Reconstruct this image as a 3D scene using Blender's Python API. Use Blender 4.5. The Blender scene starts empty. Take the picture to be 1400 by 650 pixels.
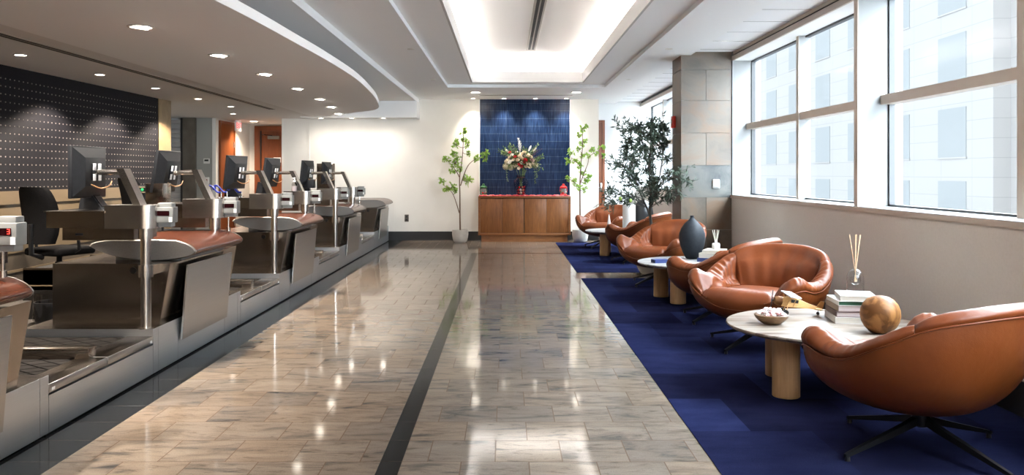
import bpy, bmesh, math, random
import numpy as np
from mathutils import Vector, Matrix
PI = math.pi
random.seed(7)
scene = bpy.context.scene
COL = scene.collection
R = math.radians

# ------------------------------------------------------------------ materials
def mat(name, color=(.8, .8, .8), rough=.5, metal=0.0, spec=.5, emit=None, estr=0.0, aniso=0.0, trans=0.0, ior=1.45, coat=0.0, sheen=0.0):
    m = bpy.data.materials.new(name); m.use_nodes = True
    b = m.node_tree.nodes['Principled BSDF']
    b.inputs['Base Color'].default_value = (*color, 1)
    b.inputs['Roughness'].default_value = rough
    b.inputs['Metallic'].default_value = metal
    b.inputs['Specular IOR Level'].default_value = spec
    b.inputs['Anisotropic'].default_value = aniso
    b.inputs['Transmission Weight'].default_value = trans
    b.inputs['IOR'].default_value = ior
    b.inputs['Coat Weight'].default_value = coat
    b.inputs['Sheen Weight'].default_value = sheen
    if emit:
        b.inputs['Emission Color'].default_value = (*emit, 1)
        b.inputs['Emission Strength'].default_value = estr
    return m

def nt(m):
    t = m.node_tree
    return t, t.nodes, t.links, t.nodes['Principled BSDF']

def node(t, kind, **kw):
    n = t.nodes.new(kind)
    for k, v in kw.items():
        if k in n.inputs: n.inputs[k].default_value = v
        else: setattr(n, k, v)
    return n

def coords(t, scale=(1, 1, 1), rot=(0, 0, 0), space='Object', loc=(0, 0, 0)):
    tc = t.nodes.new('ShaderNodeTexCoord'); mp = t.nodes.new('ShaderNodeMapping')
    mp.inputs['Scale'].default_value = scale; mp.inputs['Rotation'].default_value = rot; mp.inputs['Location'].default_value = loc
    t.links.new(tc.outputs[space], mp.inputs['Vector'])
    return mp.outputs['Vector']

def ramp(t, fac, stops):
    r = t.nodes.new('ShaderNodeValToRGB')
    el = r.color_ramp.elements
    while len(el) < len(stops): el.new(.5)
    for e, (p, c) in zip(el, stops):
        e.position = p; e.color = (*c, 1) if len(c) == 3 else c
    t.links.new(fac, r.inputs['Fac'])
    return r.outputs['Color']

def mixc(t, fac, a, b, blend='MIX'):
    n = t.nodes.new('ShaderNodeMix'); n.data_type = 'RGBA'; n.blend_type = blend
    for i, v in ((0, fac), (6, a), (7, b)):
        if hasattr(v, 'links') or hasattr(v, 'is_linked'): t.links.new(v, n.inputs[i])
        elif isinstance(v, (int, float)): n.inputs[i].default_value = v
        else: n.inputs[i].default_value = (*v, 1)
    return n.outputs[2]

def add_bump(m, height, strength=.3, dist=.01):
    t, ns, ls, b = nt(m)
    bp = ns.new('ShaderNodeBump'); bp.inputs['Strength'].default_value = strength; bp.inputs['Distance'].default_value = dist
    ls.new(height, bp.inputs['Height']); ls.new(bp.outputs['Normal'], b.inputs['Normal'])
    return bp

def noise(t, vec, scale=5, detail=3, rough=.5, dist=0.0):
    n = t.nodes.new('ShaderNodeTexNoise')
    n.inputs['Scale'].default_value = scale; n.inputs['Detail'].default_value = detail
    n.inputs['Roughness'].default_value = rough; n.inputs['Distortion'].default_value = dist
    if vec is not None: t.links.new(vec, n.inputs['Vector'])
    return n.outputs['Fac']

def noisy(m, c1, c2, scale=5, stretch=(1, 1, 1), detail=4, bump=0.0, bdist=.005, lo=.3, hi=.7, dist=0.0):
    t, ns, ls, b = nt(m)
    v = coords(t, stretch)
    f = noise(t, v, scale, detail, .55, dist)
    c = ramp(t, f, [(lo, c1), (hi, c2)])
    ls.new(c, b.inputs['Base Color'])
    if bump: add_bump(m, f, bump, bdist)
    return m

def brushed(name, color, rough, stretch=(1, 1, 60), bump=.08, var=.12):
    m = mat(name, color, rough, 1.0, aniso=.5)
    t, ns, ls, b = nt(m)
    v = coords(t, stretch)
    f = noise(t, v, 6, 3, .6)
    c = ramp(t, f, [(.25, tuple(x * (1 - var) for x in color)), (.75, tuple(min(1, x * (1 + var)) for x in color))])
    ls.new(c, b.inputs['Base Color'])
    add_bump(m, f, bump, .002)
    return m

M = {}
M['ceil'] = mat('ceiling_paint', (.87, .875, .88), .9)
M['ceil2'] = mat('low_ceiling_tone', (.74, .735, .73), .9)  # inner low ceiling, a step darker than the main ceiling
M['tray'] = mat('tray_paint', (.86, .84, .82), .9)
M['ceiltile'] = mat('acoustic_tile', (.87, .88, .90), .95)
M['wallwhite'] = noisy(mat('wall_vinyl_cream', (.70, .67, .62), .75), (.69, .655, .605), (.72, .69, .64), 3)
M['wallgrey'] = mat('alcove_paint_grey', (.30, .295, .27), .8)
M['wallcool'] = mat('wall_paint_white', (.80, .80, .79), .8)
M['taupe'] = noisy(mat('wall_vinyl_taupe', (.56, .52, .475), .65), (.60, .56, .51), (.64, .60, .55), 60, bump=.03)
M['frame'] = mat('window_frame_paint', (.225, .225, .222), .5)
M['frametaupe'] = mat('window_bar_taupe', (.50, .42, .35), .55)
M['black'] = mat('black_base', (.012, .012, .013), .35)
M['blackplastic'] = noisy(mat('black_plastic', (.009, .0095, .011), .42, spec=.35), (.008, .0085, .010), (.012, .013, .015), 30)
M['blackmetal'] = mat('black_metal', (.012, .012, .014), .35, .6)
M['blackfabric'] = noisy(mat('black_fabric', (.006, .006, .006), .95, spec=.15), (.0035, .0035, .004), (.008, .008, .009), 120, bump=.2)
M['steel'] = brushed('brushed_steel', (.40, .375, .355), .30)
M['steelh'] = brushed('brushed_steel_horizontal', (.43, .42, .41), .34, (1, .3, 40), .05, .04)
M['steelbase'] = brushed('satin_base_steel', (.54, .57, .60), .36, (1, .3, 40), .05, .04)
M['steelmirror'] = brushed('polished_steel', (.30, .255, .215), .20, (60, 60, 1), .04, .10)
M['steelround'] = brushed('turned_steel', (.50, .465, .43), .22, (1, 1, 30), .03, .08)
M['capmetal'] = brushed('satin_cap', (.21, .195, .18), .55, (20, 1, 20), .04)
M['greyplastic'] = noisy(mat('grey_plastic', (.21, .212, .205), .5), (.195, .197, .19), (.225, .228, .22), 10)
M['whiteplastic'] = noisy(mat('white_plastic', (.78, .78, .77), .4), (.76, .76, .75), (.80, .80, .79), 10)
M['screenred'] = mat('dark_red_display', (.012, .002, .003), .15)
M['digit'] = mat('lit_red_digit', (.6, .02, .02), .4, emit=(1, .03, .02), estr=1.0)
M['screen'] = mat('monitor_glass', (.01, .01, .012), .12)
M['sticker'] = mat('white_sticker', (.85, .85, .85), .5)
M['white'] = noisy(mat('white_ceramic', (.60, .59, .57), .4), (.58, .57, .55), (.62, .61, .59), 8)
M['lens'] = mat('lamp_lens', (.9, .9, .9), .4, emit=(1, .90, .76), estr=5)
M['led'] = mat('cove_light_strip', (.9, .9, .9), .5, emit=(1, .98, .955), estr=8)
M['ring'] = mat('lamp_trim_ring', (.50, .48, .46), .45)
M['slot'] = mat('vent_slot_dark', (.01, .01, .01), .6)
M['ventframe'] = mat('vent_frame', (.42, .39, .34), .5, .2)
M['blue'] = noisy(mat('blue_plastic', (.01, .02, .22), .35), (.008, .016, .2), (.012, .03, .26), 8)
M['red'] = noisy(mat('red_paint', (.55, .02, .02), .35), (.5, .016, .016), (.6, .03, .03), 8)
M['redcap'] = mat('red_cap', (.5, .02, .03), .4)
M['greenled'] = mat('green_indicator', (.02, .3, .1), .4, emit=(.05, 1, .3), estr=.06)
M['blueled'] = mat('blue_indicator', (.05, .1, .6), .4, emit=(.1, .2, 1), estr=.9)
M['exit'] = mat('exit_letters', (.7, .05, .05), .4, emit=(1, .12, .12), estr=.35)
M['paper'] = mat('paper', (.82, .80, .78), .7)

def glassmat(name, tint, gloss_rough=.02, amount=.5):
    m = bpy.data.materials.new(name); m.use_nodes = True
    t = m.node_tree; t.nodes.clear()
    out = t.nodes.new('ShaderNodeOutputMaterial'); mx = t.nodes.new('ShaderNodeMixShader')
    tr = t.nodes.new('ShaderNodeBsdfTransparent'); tr.inputs['Color'].default_value = (*tint, 1)
    gl = t.nodes.new('ShaderNodeBsdfGlossy'); gl.inputs['Roughness'].default_value = gloss_rough
    lw = t.nodes.new('ShaderNodeLayerWeight'); lw.inputs['Blend'].default_value = .5
    pw = t.nodes.new('ShaderNodeMath'); pw.operation = 'POWER'; pw.inputs[1].default_value = 4.0
    mu = t.nodes.new('ShaderNodeMath'); mu.operation = 'MULTIPLY_ADD'; mu.inputs[1].default_value = amount; mu.inputs[2].default_value = .012 * min(1, amount * 2)
    t.links.new(lw.outputs['Facing'], pw.inputs[0]); t.links.new(pw.outputs[0], mu.inputs[0]); t.links.new(mu.outputs[0], mx.inputs[0])
    t.links.new(tr.outputs[0], mx.inputs[1]); t.links.new(gl.outputs[0], mx.inputs[2])
    t.links.new(mx.outputs[0], out.inputs[0])
    return m
M['pane'] = glassmat('window_glass', (.96, .98, 1.0), .01, .10)
M['clearglass'] = glassmat('clear_glass', (.97, .975, .975), .02, .7)
M['vaseglass'] = glassmat('vase_glass', (.80, .82, .86), .03, 1.0)
M['clearplastic'] = glassmat('clear_plastic_bag', (.66, .64, .62), .3, .6)

# granite floor
def granite():
    m = mat('polished_granite', (.5, .43, .36), .06, spec=.12)
    t, ns, ls, b = nt(m)
    v = coords(t, (1, 1, 1), loc=(0.05, 0.17, 0))
    br = ns.new('ShaderNodeTexBrick'); br.offset = .5; br.squash = 1
    for k, x in (('Scale', 1), ('Mortar Size', .0026), ('Mortar Smooth', .1), ('Brick Width', .305), ('Row Height', .305), ('Bias', 0)):
        br.inputs[k].default_value = x
    br.inputs['Color1'].default_value = (0, 0, 0, 1); br.inputs['Color2'].default_value = (1, 1, 1, 1); br.inputs['Mortar'].default_value = (.5, .5, .5, 1)
    ls.new(v, br.inputs['Vector'])
    # per tile shift of the veining
    sep = ns.new('ShaderNodeVectorMath'); sep.operation = 'SCALE'; sep.inputs['Scale'].default_value = 13
    cmb = ns.new('ShaderNodeCombineXYZ')
    ls.new(br.outputs['Color'], cmb.inputs[0]); ls.new(br.outputs['Color'], cmb.inputs[1])
    ls.new(cmb.outputs[0], sep.inputs[0])
    ad = ns.new('ShaderNodeVectorMath'); ad.operation = 'ADD'
    v2 = coords(t, (1, 1, 1))
    ls.new(v2, ad.inputs[0]); ls.new(sep.outputs[0], ad.inputs[1])
    mp = ns.new('ShaderNodeMapping'); mp.inputs['Scale'].default_value = (1.5, 5.0, 1); mp.inputs['Rotation'].default_value = (0, 0, .10)
    ls.new(ad.outputs[0], mp.inputs['Vector'])
    n1 = noise(t, mp.outputs[0], 1.5, 6, .60, 1.3)
    n2 = noise(t, mp.outputs[0], 4.5, 7, .72, .8)
    n3 = noise(t, ad.outputs[0], 170, 3, .6)
    base = ramp(t, n1, [(.26, (.060, .056, .053)), (.37, (.122, .106, .092)), (.48, (.190, .155, .124)), (.70, (.225, .187, .151))])
    fine = ramp(t, n2, [(.31, (.26, .25, .24)), (.45, (.88, .86, .84)), (.8, (1.12, 1.05, .98))])
    c = mixc(t, .8, base, fine, 'MULTIPLY')
    spk = ramp(t, n3, [(.3, (.62, .60, .58)), (.48, (1, 1, 1)), (.75, (1.12, 1.1, 1.08))])
    c = mixc(t, .6, c, spk, 'MULTIPLY')
    tint = ramp(t, br.outputs['Color'], [(0, (.72, .74, .78)), (.5, (1, 1, 1)), (1, (1.0, .93, .86))])
    c = mixc(t, .8, c, tint, 'MULTIPLY')
    c = mixc(t, br.outputs['Fac'], c, (.10, .068, .05))
    ls.new(c, b.inputs['Base Color'])
    sr = ramp(t, n2, [(.30, (.02, .02, .02)), (.48, (.10, .10, .10)), (.75, (.17, .17, .17))])
    sr = mixc(t, .7, sr, ramp(t, br.outputs['Color'], [(0, (.55, .55, .55)), (1, (1.25, 1.25, 1.25))]), 'MULTIPLY')
    sr = mixc(t, br.outputs['Fac'], sr, (.0, .0, .0))
    ls.new(sr, b.inputs['Specular IOR Level'])
    rr = ns.new('ShaderNodeMapRange'); rr.inputs['To Min'].default_value = .04; rr.inputs['To Max'].default_value = .10
    ls.new(n2, rr.inputs[0]); ls.new(rr.outputs[0], b.inputs['Roughness'])
    add_bump(m, br.outputs['Fac'], -.15, .002)
    return m
M['granite'] = granite()

def darkstone():
    m = mat('dark_granite', (.02, .02, .022), .1, spec=.05)
    t, ns, ls, b = nt(m)
    v = coords(t, (1, 1, 1), loc=(0.0, 0.17, 0))
    br = ns.new('ShaderNodeTexBrick'); br.offset = 0
    for k, x in (('Scale', 1), ('Mortar Size', .002), ('Brick Width', 40), ('Row Height', .305)): br.inputs[k].default_value = x
    br.inputs['Color1'].default_value = (.009, .0085, .008, 1); br.inputs['Color2'].default_value = (.013, .0125, .012, 1); br.inputs['Mortar'].default_value = (.09, .07, .06, 1)
    ls.new(v, br.inputs['Vector'])
    n = noise(t, coords(t), 60, 4, .6)
    c = mixc(t, .4, br.outputs['Color'], ramp(t, n, [(.35, (.5, .5, .5)), (.7, (1.6, 1.6, 1.6))]), 'MULTIPLY')
    ls.new(c, b.inputs['Base Color'])
    return m
M['darkstone'] = darkstone()
M['staffloor'] = noisy(mat('staff_floor', (.035, .03, .026), .7), (.03, .026, .022), (.045, .038, .032), 40)

def carpet():
    m = mat('navy_carpet', (.03, .04, .16), 1.0, spec=.0)
    t, ns, ls, b = nt(m)
    v = coords(t, (1, 1, 1), loc=(-.012, .035, 0))
    br = ns.new('ShaderNodeTexBrick'); br.offset = .5
    for k, x in (('Scale', 1), ('Mortar Size', .0), ('Brick Width', .61), ('Row Height', .61)): br.inputs[k].default_value = x
    br.inputs['Color1'].default_value = (.0075, .0075, .019, 1); br.inputs['Color2'].default_value = (.0170, .0220, .066, 1)
    ls.new(v, br.inputs['Vector'])
    n = noise(t, coords(t, (1, 2, 1)), 3, 4, .6)
    f = noise(t, coords(t), 350, 2, .6)
    c = mixc(t, .6, br.outputs['Color'], ramp(t, n, [(.3, (.55, .55, .6)), (.7, (1.4, 1.35, 1.3))]), 'MULTIPLY')
    c = mixc(t, .5, c, ramp(t, f, [(.3, (.6, .6, .6)), (.7, (1.3, 1.3, 1.3))]), 'MULTIPLY')
    ls.new(c, b.inputs['Base Color'])
    add_bump(m, f, .5, .004)
    return m
M['carpet'] = carpet()

def bluetile():
    m = mat('blue_glazed_tile', (.03, .07, .18), .25, spec=.12)
    t, ns, ls, b = nt(m)
    tc = ns.new('ShaderNodeTexCoord'); sp = ns.new('ShaderNodeSeparateXYZ'); cm = ns.new('ShaderNodeCombineXYZ')
    ls.new(tc.outputs['Object'], sp.inputs[0]); ls.new(sp.outputs['X'], cm.inputs[0]); ls.new(sp.outputs['Z'], cm.inputs[1])
    br = ns.new('ShaderNodeTexBrick'); br.offset = 0
    for k, x in (('Scale', 1), ('Mortar Size', .0030), ('Brick Width', 8.0), ('Row Height', .149), ('Bias', -.1)): br.inputs[k].default_value = x
    br.inputs['Color1'].default_value = (.0088, .0195, .052, 1); br.inputs['Color2'].default_value = (.0115, .025, .066, 1); br.inputs['Mortar'].default_value = (.050, .075, .115, 1)
    ls.new(cm.outputs[0], br.inputs['Vector'])
    n = noise(t, coords(t, (75, 1, 5)), 1, 3, .6)
    c = mixc(t, .8, br.outputs['Color'], ramp(t, n, [(.3, (.25, .30, .42)), (.5, (.95, .95, .95)), (.72, (2.3, 2.1, 1.8))]), 'MULTIPLY')
    ls.new(c, b.inputs['Base Color'])
    mx = ns.new('ShaderNodeMath'); mx.operation = 'SUBTRACT'
    ls.new(n, mx.inputs[0]); ls.new(br.outputs['Fac'], mx.inputs[1])
    add_bump(m, mx.outputs[0], .35, .004)
    return m
M['bluetile'] = bluetile()

def wood(name, c1, c2, stretch, scale=3.5, rough=.4, bump=.05, coat=0.0):
    m = mat(name, c1, rough, coat=coat)
    t, ns, ls, b = nt(m)
    v = coords(t, stretch)
    f = noise(t, v, scale, 6, .62, 1.2)
    f2 = noise(t, v, scale * 5, 3, .6)
    c = ramp(t, f, [(.25, c1), (.5, tuple((x + y) / 2 for x, y in zip(c1, c2))), (.72, c2)])
    c = mixc(t, .35, c, ramp(t, f2, [(.3, (.7, .68, .66)), (.6, (1.1, 1.1, 1.1))]), 'MULTIPLY')
    ls.new(c, b.inputs['Base Color'])
    if bump: add_bump(m, f2, bump, .002)
    return m
M['walnut'] = wood('walnut_veneer', (.15, .054, .0145), (.285, .110, .033), (6, 6, .7), 3)
M['walnutframe'] = wood('walnut_frame', (.18, .066, .019), (.28, .11, .035), (1.2, 6, 6), 3)
M['doorwood'] = wood('cherry_door', (.15, .038, .010), (.235, .064, .0165), (6, 6, .6), 2.5, .35)
M['counterwood'] = wood('mahogany_counter', (.055, .0145, .0065), (.105, .029, .0135), (14, .5, 14), 2.2, .24, .02, .0)
M['oak'] = wood('pale_oak', (.36, .20, .09), (.47, .29, .145), (9, 9, .8), 3, .55)
M['balsa'] = wood('model_wood', (.55, .30, .10), (.68, .42, .17), (3, 20, 20), 4, .45)
M['amberwood'] = noisy(mat('turned_burl_wood', (.3, .14, .04), .5, spec=.3), (.125, .048, .012), (.30, .135, .042), 7, (1, 1, 1), 3, 0, dist=1.0, lo=.42, hi=.56)
M['bowlwood'] = noisy(mat('bowl_wood', (.38, .20, .09), .4), (.085, .038, .016), (.25, .15, .075), 3, (4, 4, 22), 3, dist=1.5)
M['marble'] = noisy(mat('travertine', (.70, .64, .57), .42, spec=.2), (.105, .062, .038), (.275, .228, .188), 2.2, (1.0, 11, 4), 6, lo=.33, hi=.55, dist=.5)
M['marblegrey'] = noisy(mat('grey_marble', (.68, .66, .64), .42, spec=.2), (.16, .148, .138), (.31, .298, .288), 3, (2, 5, 4), 6, lo=.35, hi=.55, dist=.8)
M['outdoor'] = mat('outdoor_concrete', (.56, .57, .58), .9)
M['facade'] = None

def leather(name, c1, c2, rough=.40):
    m = mat(name, c1, rough, spec=.32)
    t, ns, ls, b = nt(m)
    n = noise(t, coords(t), 3.5, 4, .6)
    c = ramp(t, n, [(.3, c1), (.72, c2)])
    ls.new(c, b.inputs['Base Color'])
    vo = ns.new('ShaderNodeTexVoronoi'); vo.inputs['Scale'].default_value = 260
    ls.new(coords(t), vo.inputs['Vector'])
    n2 = noise(t, coords(t), 9, 3, .5)
    ad = ns.new('ShaderNodeMath'); ad.operation = 'MULTIPLY_ADD'; ad.inputs[1].default_value = .06
    ls.new(vo.outputs['Distance'], ad.inputs[0]); ls.new(n2, ad.inputs[2])
    add_bump(m, ad.outputs[0], .22, .02)
    return m
M['leather'] = leather('cognac_leather', (.125, .0285, .0070), (.166, .042, .0112))
M['leathershade'] = leather('shaded_cognac_leather', (.112, .026, .0048), (.152, .0385, .0078), .42)  # cognac leather copied darker, carrying the shade on the chairs' outer shells

def slate(name, c1, c2, c3, sc=2.5):
    m = mat(name, c1, .42)
    t, ns, ls, b = nt(m)
    oi = ns.new('ShaderNodeObjectInfo')
    n = noise(t, coords(t, (1, 1, 1.4), rot=(.4, .6, .3)), sc, 6, .62, 1.0)
    c = ramp(t, n, [(.30, c1), (.48, c2), (.66, c3)])
    ls.new(c, b.inputs['Base Color'])
    add_bump(m, n, .35, .01)
    return m
M['slatebeige'] = slate('slate_beige', (0.0661, 0.0534, 0.0392), (0.1110, 0.0854, 0.0616), (0.1347, 0.0812, 0.0467))
M['slatepale'] = slate('slate_pale', (0.0803, 0.0650, 0.0477), (0.1252, 0.1003, 0.0746), (0.1275, 0.0747, 0.0429), 2.0)
M['slategrey'] = slate('slate_grey', (0.0151, 0.0180, 0.0194), (0.0780, 0.0769, 0.0664), (0.1063, 0.0940, 0.0746), 2.2)
M['grout'] = mat('grout', (.22, .20, .18), .9)

def panelfabric():
    m = mat('charcoal_wall_panel', (.028, .029, .036), .75, spec=.25)
    t, ns, ls, b = nt(m)
    n = noise(t, coords(t, (1, 1, 1)), 40, 3, .6)
    ls.new(ramp(t, n, [(.3, (.0058, .0056, .0084)), (.7, (.0098, .0094, .0132))]), b.inputs['Base Color'])
    return m
M['charcoal'] = panelfabric()
M['stud'] = mat('steel_stud', (.30, .275, .25), .5, .6)
M['beige'] = noisy(mat('beige_laminate', (.40, .30, .19), .35), (.18, .135, .084), (.22, .17, .108), 1.5, (1, .6, 3))
M['tan'] = noisy(mat('tan_stone', (.24, .165, .085), .5), (.20, .135, .066), (.275, .195, .108), 4, dist=1.5)
M['brownstone'] = noisy(mat('brown_stone', (.10, .085, .065), .6), (.08, .065, .05), (.13, .11, .085), 4)
M['shutter'] = mat('shutter_slats', (.38, .37, .36), .4, .4)
M['belt'] = mat('rubber_belt', (.012, .011, .010), .6, spec=.2)

def tread():
    m = mat('diamond_tread', (.03, .028, .026), .7, spec=.0)
    t, ns, ls, b = nt(m)
    outs = []
    for a in (.62, -.62):
        v = coords(t, (1, 1, 1), rot=(0, 0, a))
        w = ns.new('ShaderNodeTexWave'); w.wave_type = 'BANDS'; w.bands_direction = 'Y'; w.wave_profile = 'TRI'
        w.inputs['Scale'].default_value = 3.2
        ls.new(v, w.inputs['Vector']); outs.append(w.outputs['Fac'])
    mn = ns.new('ShaderNodeMath'); mn.operation = 'MINIMUM'
    ls.new(outs[0], mn.inputs[0]); ls.new(outs[1], mn.inputs[1])
    n = noise(t, coords(t, (3, 30, 1)), 3, 3, .6)
    c = ramp(t, mn.outputs[0], [(.06, (.004, .0036, .0034)), (.16, (.024, .0215, .020))])
    c = mixc(t, .6, c, ramp(t, n, [(.35, (.5, .5, .5)), (.7, (1.5, 1.5, 1.5))]), 'MULTIPLY')
    ls.new(c, b.inputs['Base Color'])
    st = ramp(t, mn.outputs[0], [(.06, (0, 0, 0)), (.16, (1, 1, 1))])
    add_bump(m, st, .6, .004)
    return m
M['tread'] = tread()
M['vasenavy'] = noisy(mat('navy_ceramic', (.014, .017, .022), .6, spec=.3), (.011, .0135, .018), (.017, .0205, .026), 30)
M['planter'] = noisy(mat('stone_planter', (.50, .47, .43), .75), (.46, .43, .39), (.54, .51, .47), 12, bump=.05)
M['planterwhite'] = noisy(mat('white_planter', (.72, .70, .66), .5), (.69, .67, .63), (.74, .72, .69), 8)
M['soil'] = noisy(mat('moss_soil', (.05, .07, .02), .95), (.03, .04, .012), (.10, .16, .04), 40, bump=.4)
M['bark'] = noisy(mat('bark_brown', (.13, .075, .045), .8), (.10, .055, .032), (.18, .11, .07), 12, (6, 6, 1), bump=.3)
M['barkdark'] = noisy(mat('bark_olive', (.07, .06, .05), .85), (.05, .042, .034), (.11, .095, .08), 12, (6, 6, 1), bump=.3)

def leafmat(name, c1, c2, rough=.45, tl=.25):
    m = mat(name, c1, rough)
    t, ns, ls, b = nt(m)
    n = noise(t, coords(t), 25, 2, .5)
    ls.new(ramp(t, n, [(.35, c1), (.65, c2)]), b.inputs['Base Color'])
    b.inputs['Subsurface Weight'].default_value = 0
    return m
M['leafgreen'] = leafmat('fresh_green_leaf', (.22, .40, .05), (.36, .52, .12))
M['leafolive'] = leafmat('olive_leaf', (.034, .056, .036), (.095, .125, .090))
M['leafdeep'] = leafmat('bouquet_leaf', (.06, .11, .03), (.16, .24, .07))
M['petalcream'] = leafmat('cream_petal', (.72, .60, .42), (.84, .76, .62), .6)
M['petalwhite'] = leafmat('white_petal', (.80, .76, .68), (.86, .83, .78), .6)
M['petalred'] = leafmat('red_petal', (.42, .008, .012), (.55, .02, .025), .5)
M['petalmauve'] = leafmat('mauve_petal', (.40, .25, .24), (.55, .38, .36), .6)
M['petalhydra'] = leafmat('hydrangea_floret', (.55, .48, .34), (.70, .66, .50), .6)
M['feather'] = leafmat('pale_plume', (.68, .67, .66), (.8, .79, .78), .8)
M['twig'] = leafmat('brown_twig', (.12, .05, .04), (.2, .08, .06), .8)
M['ornred'] = mat('red_ornament', (.55, .02, .02), .15)
M['ornorange'] = mat('orange_ornament', (.75, .28, .12), .25)
M['ornpeach'] = mat('peach_ornament', (.80, .55, .36), .25)
M['orngreen'] = mat('green_ornament', (.02, .10, .03), .3)
M['runner'] = noisy(mat('red_runner', (.55, .03, .06), .6), (.5, .02, .04), (.75, .30, .30), 14, lo=.45, hi=.75)
M['candywhite'] = noisy(mat('candy_white', (.82, .76, .76), .35), (.80, .70, .70), (.88, .86, .86), 90)
M['candypink'] = noisy(mat('candy_pink', (.75, .40, .40), .35), (.70, .30, .30), (.85, .66, .66), 90)
M['bookcream'] = mat('book_cream', (.52, .46, .38), .6)
M['bookwhite'] = mat('book_white', (.55, .53, .50), .5)
M['bookplum'] = mat('book_plum', (.10, .055, .055), .5)
M['booktaupe'] = mat('book_taupe', (.26, .20, .17), .5)
M['bookgreen'] = mat('book_green', (.012, .06, .03), .5)
M['bookblue'] = mat('book_blue', (.03, .05, .17), .5)
M['pages'] = noisy(mat('book_pages', (.72, .66, .58), .8), (.48, .43, .365), (.56, .52, .46), 4, (1, 1, 120))
M['pagespink'] = noisy(mat('book_pages_rosy', (.60, .50, .48), .8), (.36, .29, .275), (.44, .37, .355), 4, (1, 1, 120))
M['reed'] = mat('reed_stick', (.62, .42, .26), .7)
M['reedwhite'] = mat('reed_pale', (.72, .70, .58), .7)
M['alarm'] = mat('fire_alarm_red', (.55, .03, .015), .35)
M['thermo'] = mat('device_offwhite', (.66, .64, .60), .45)

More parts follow.
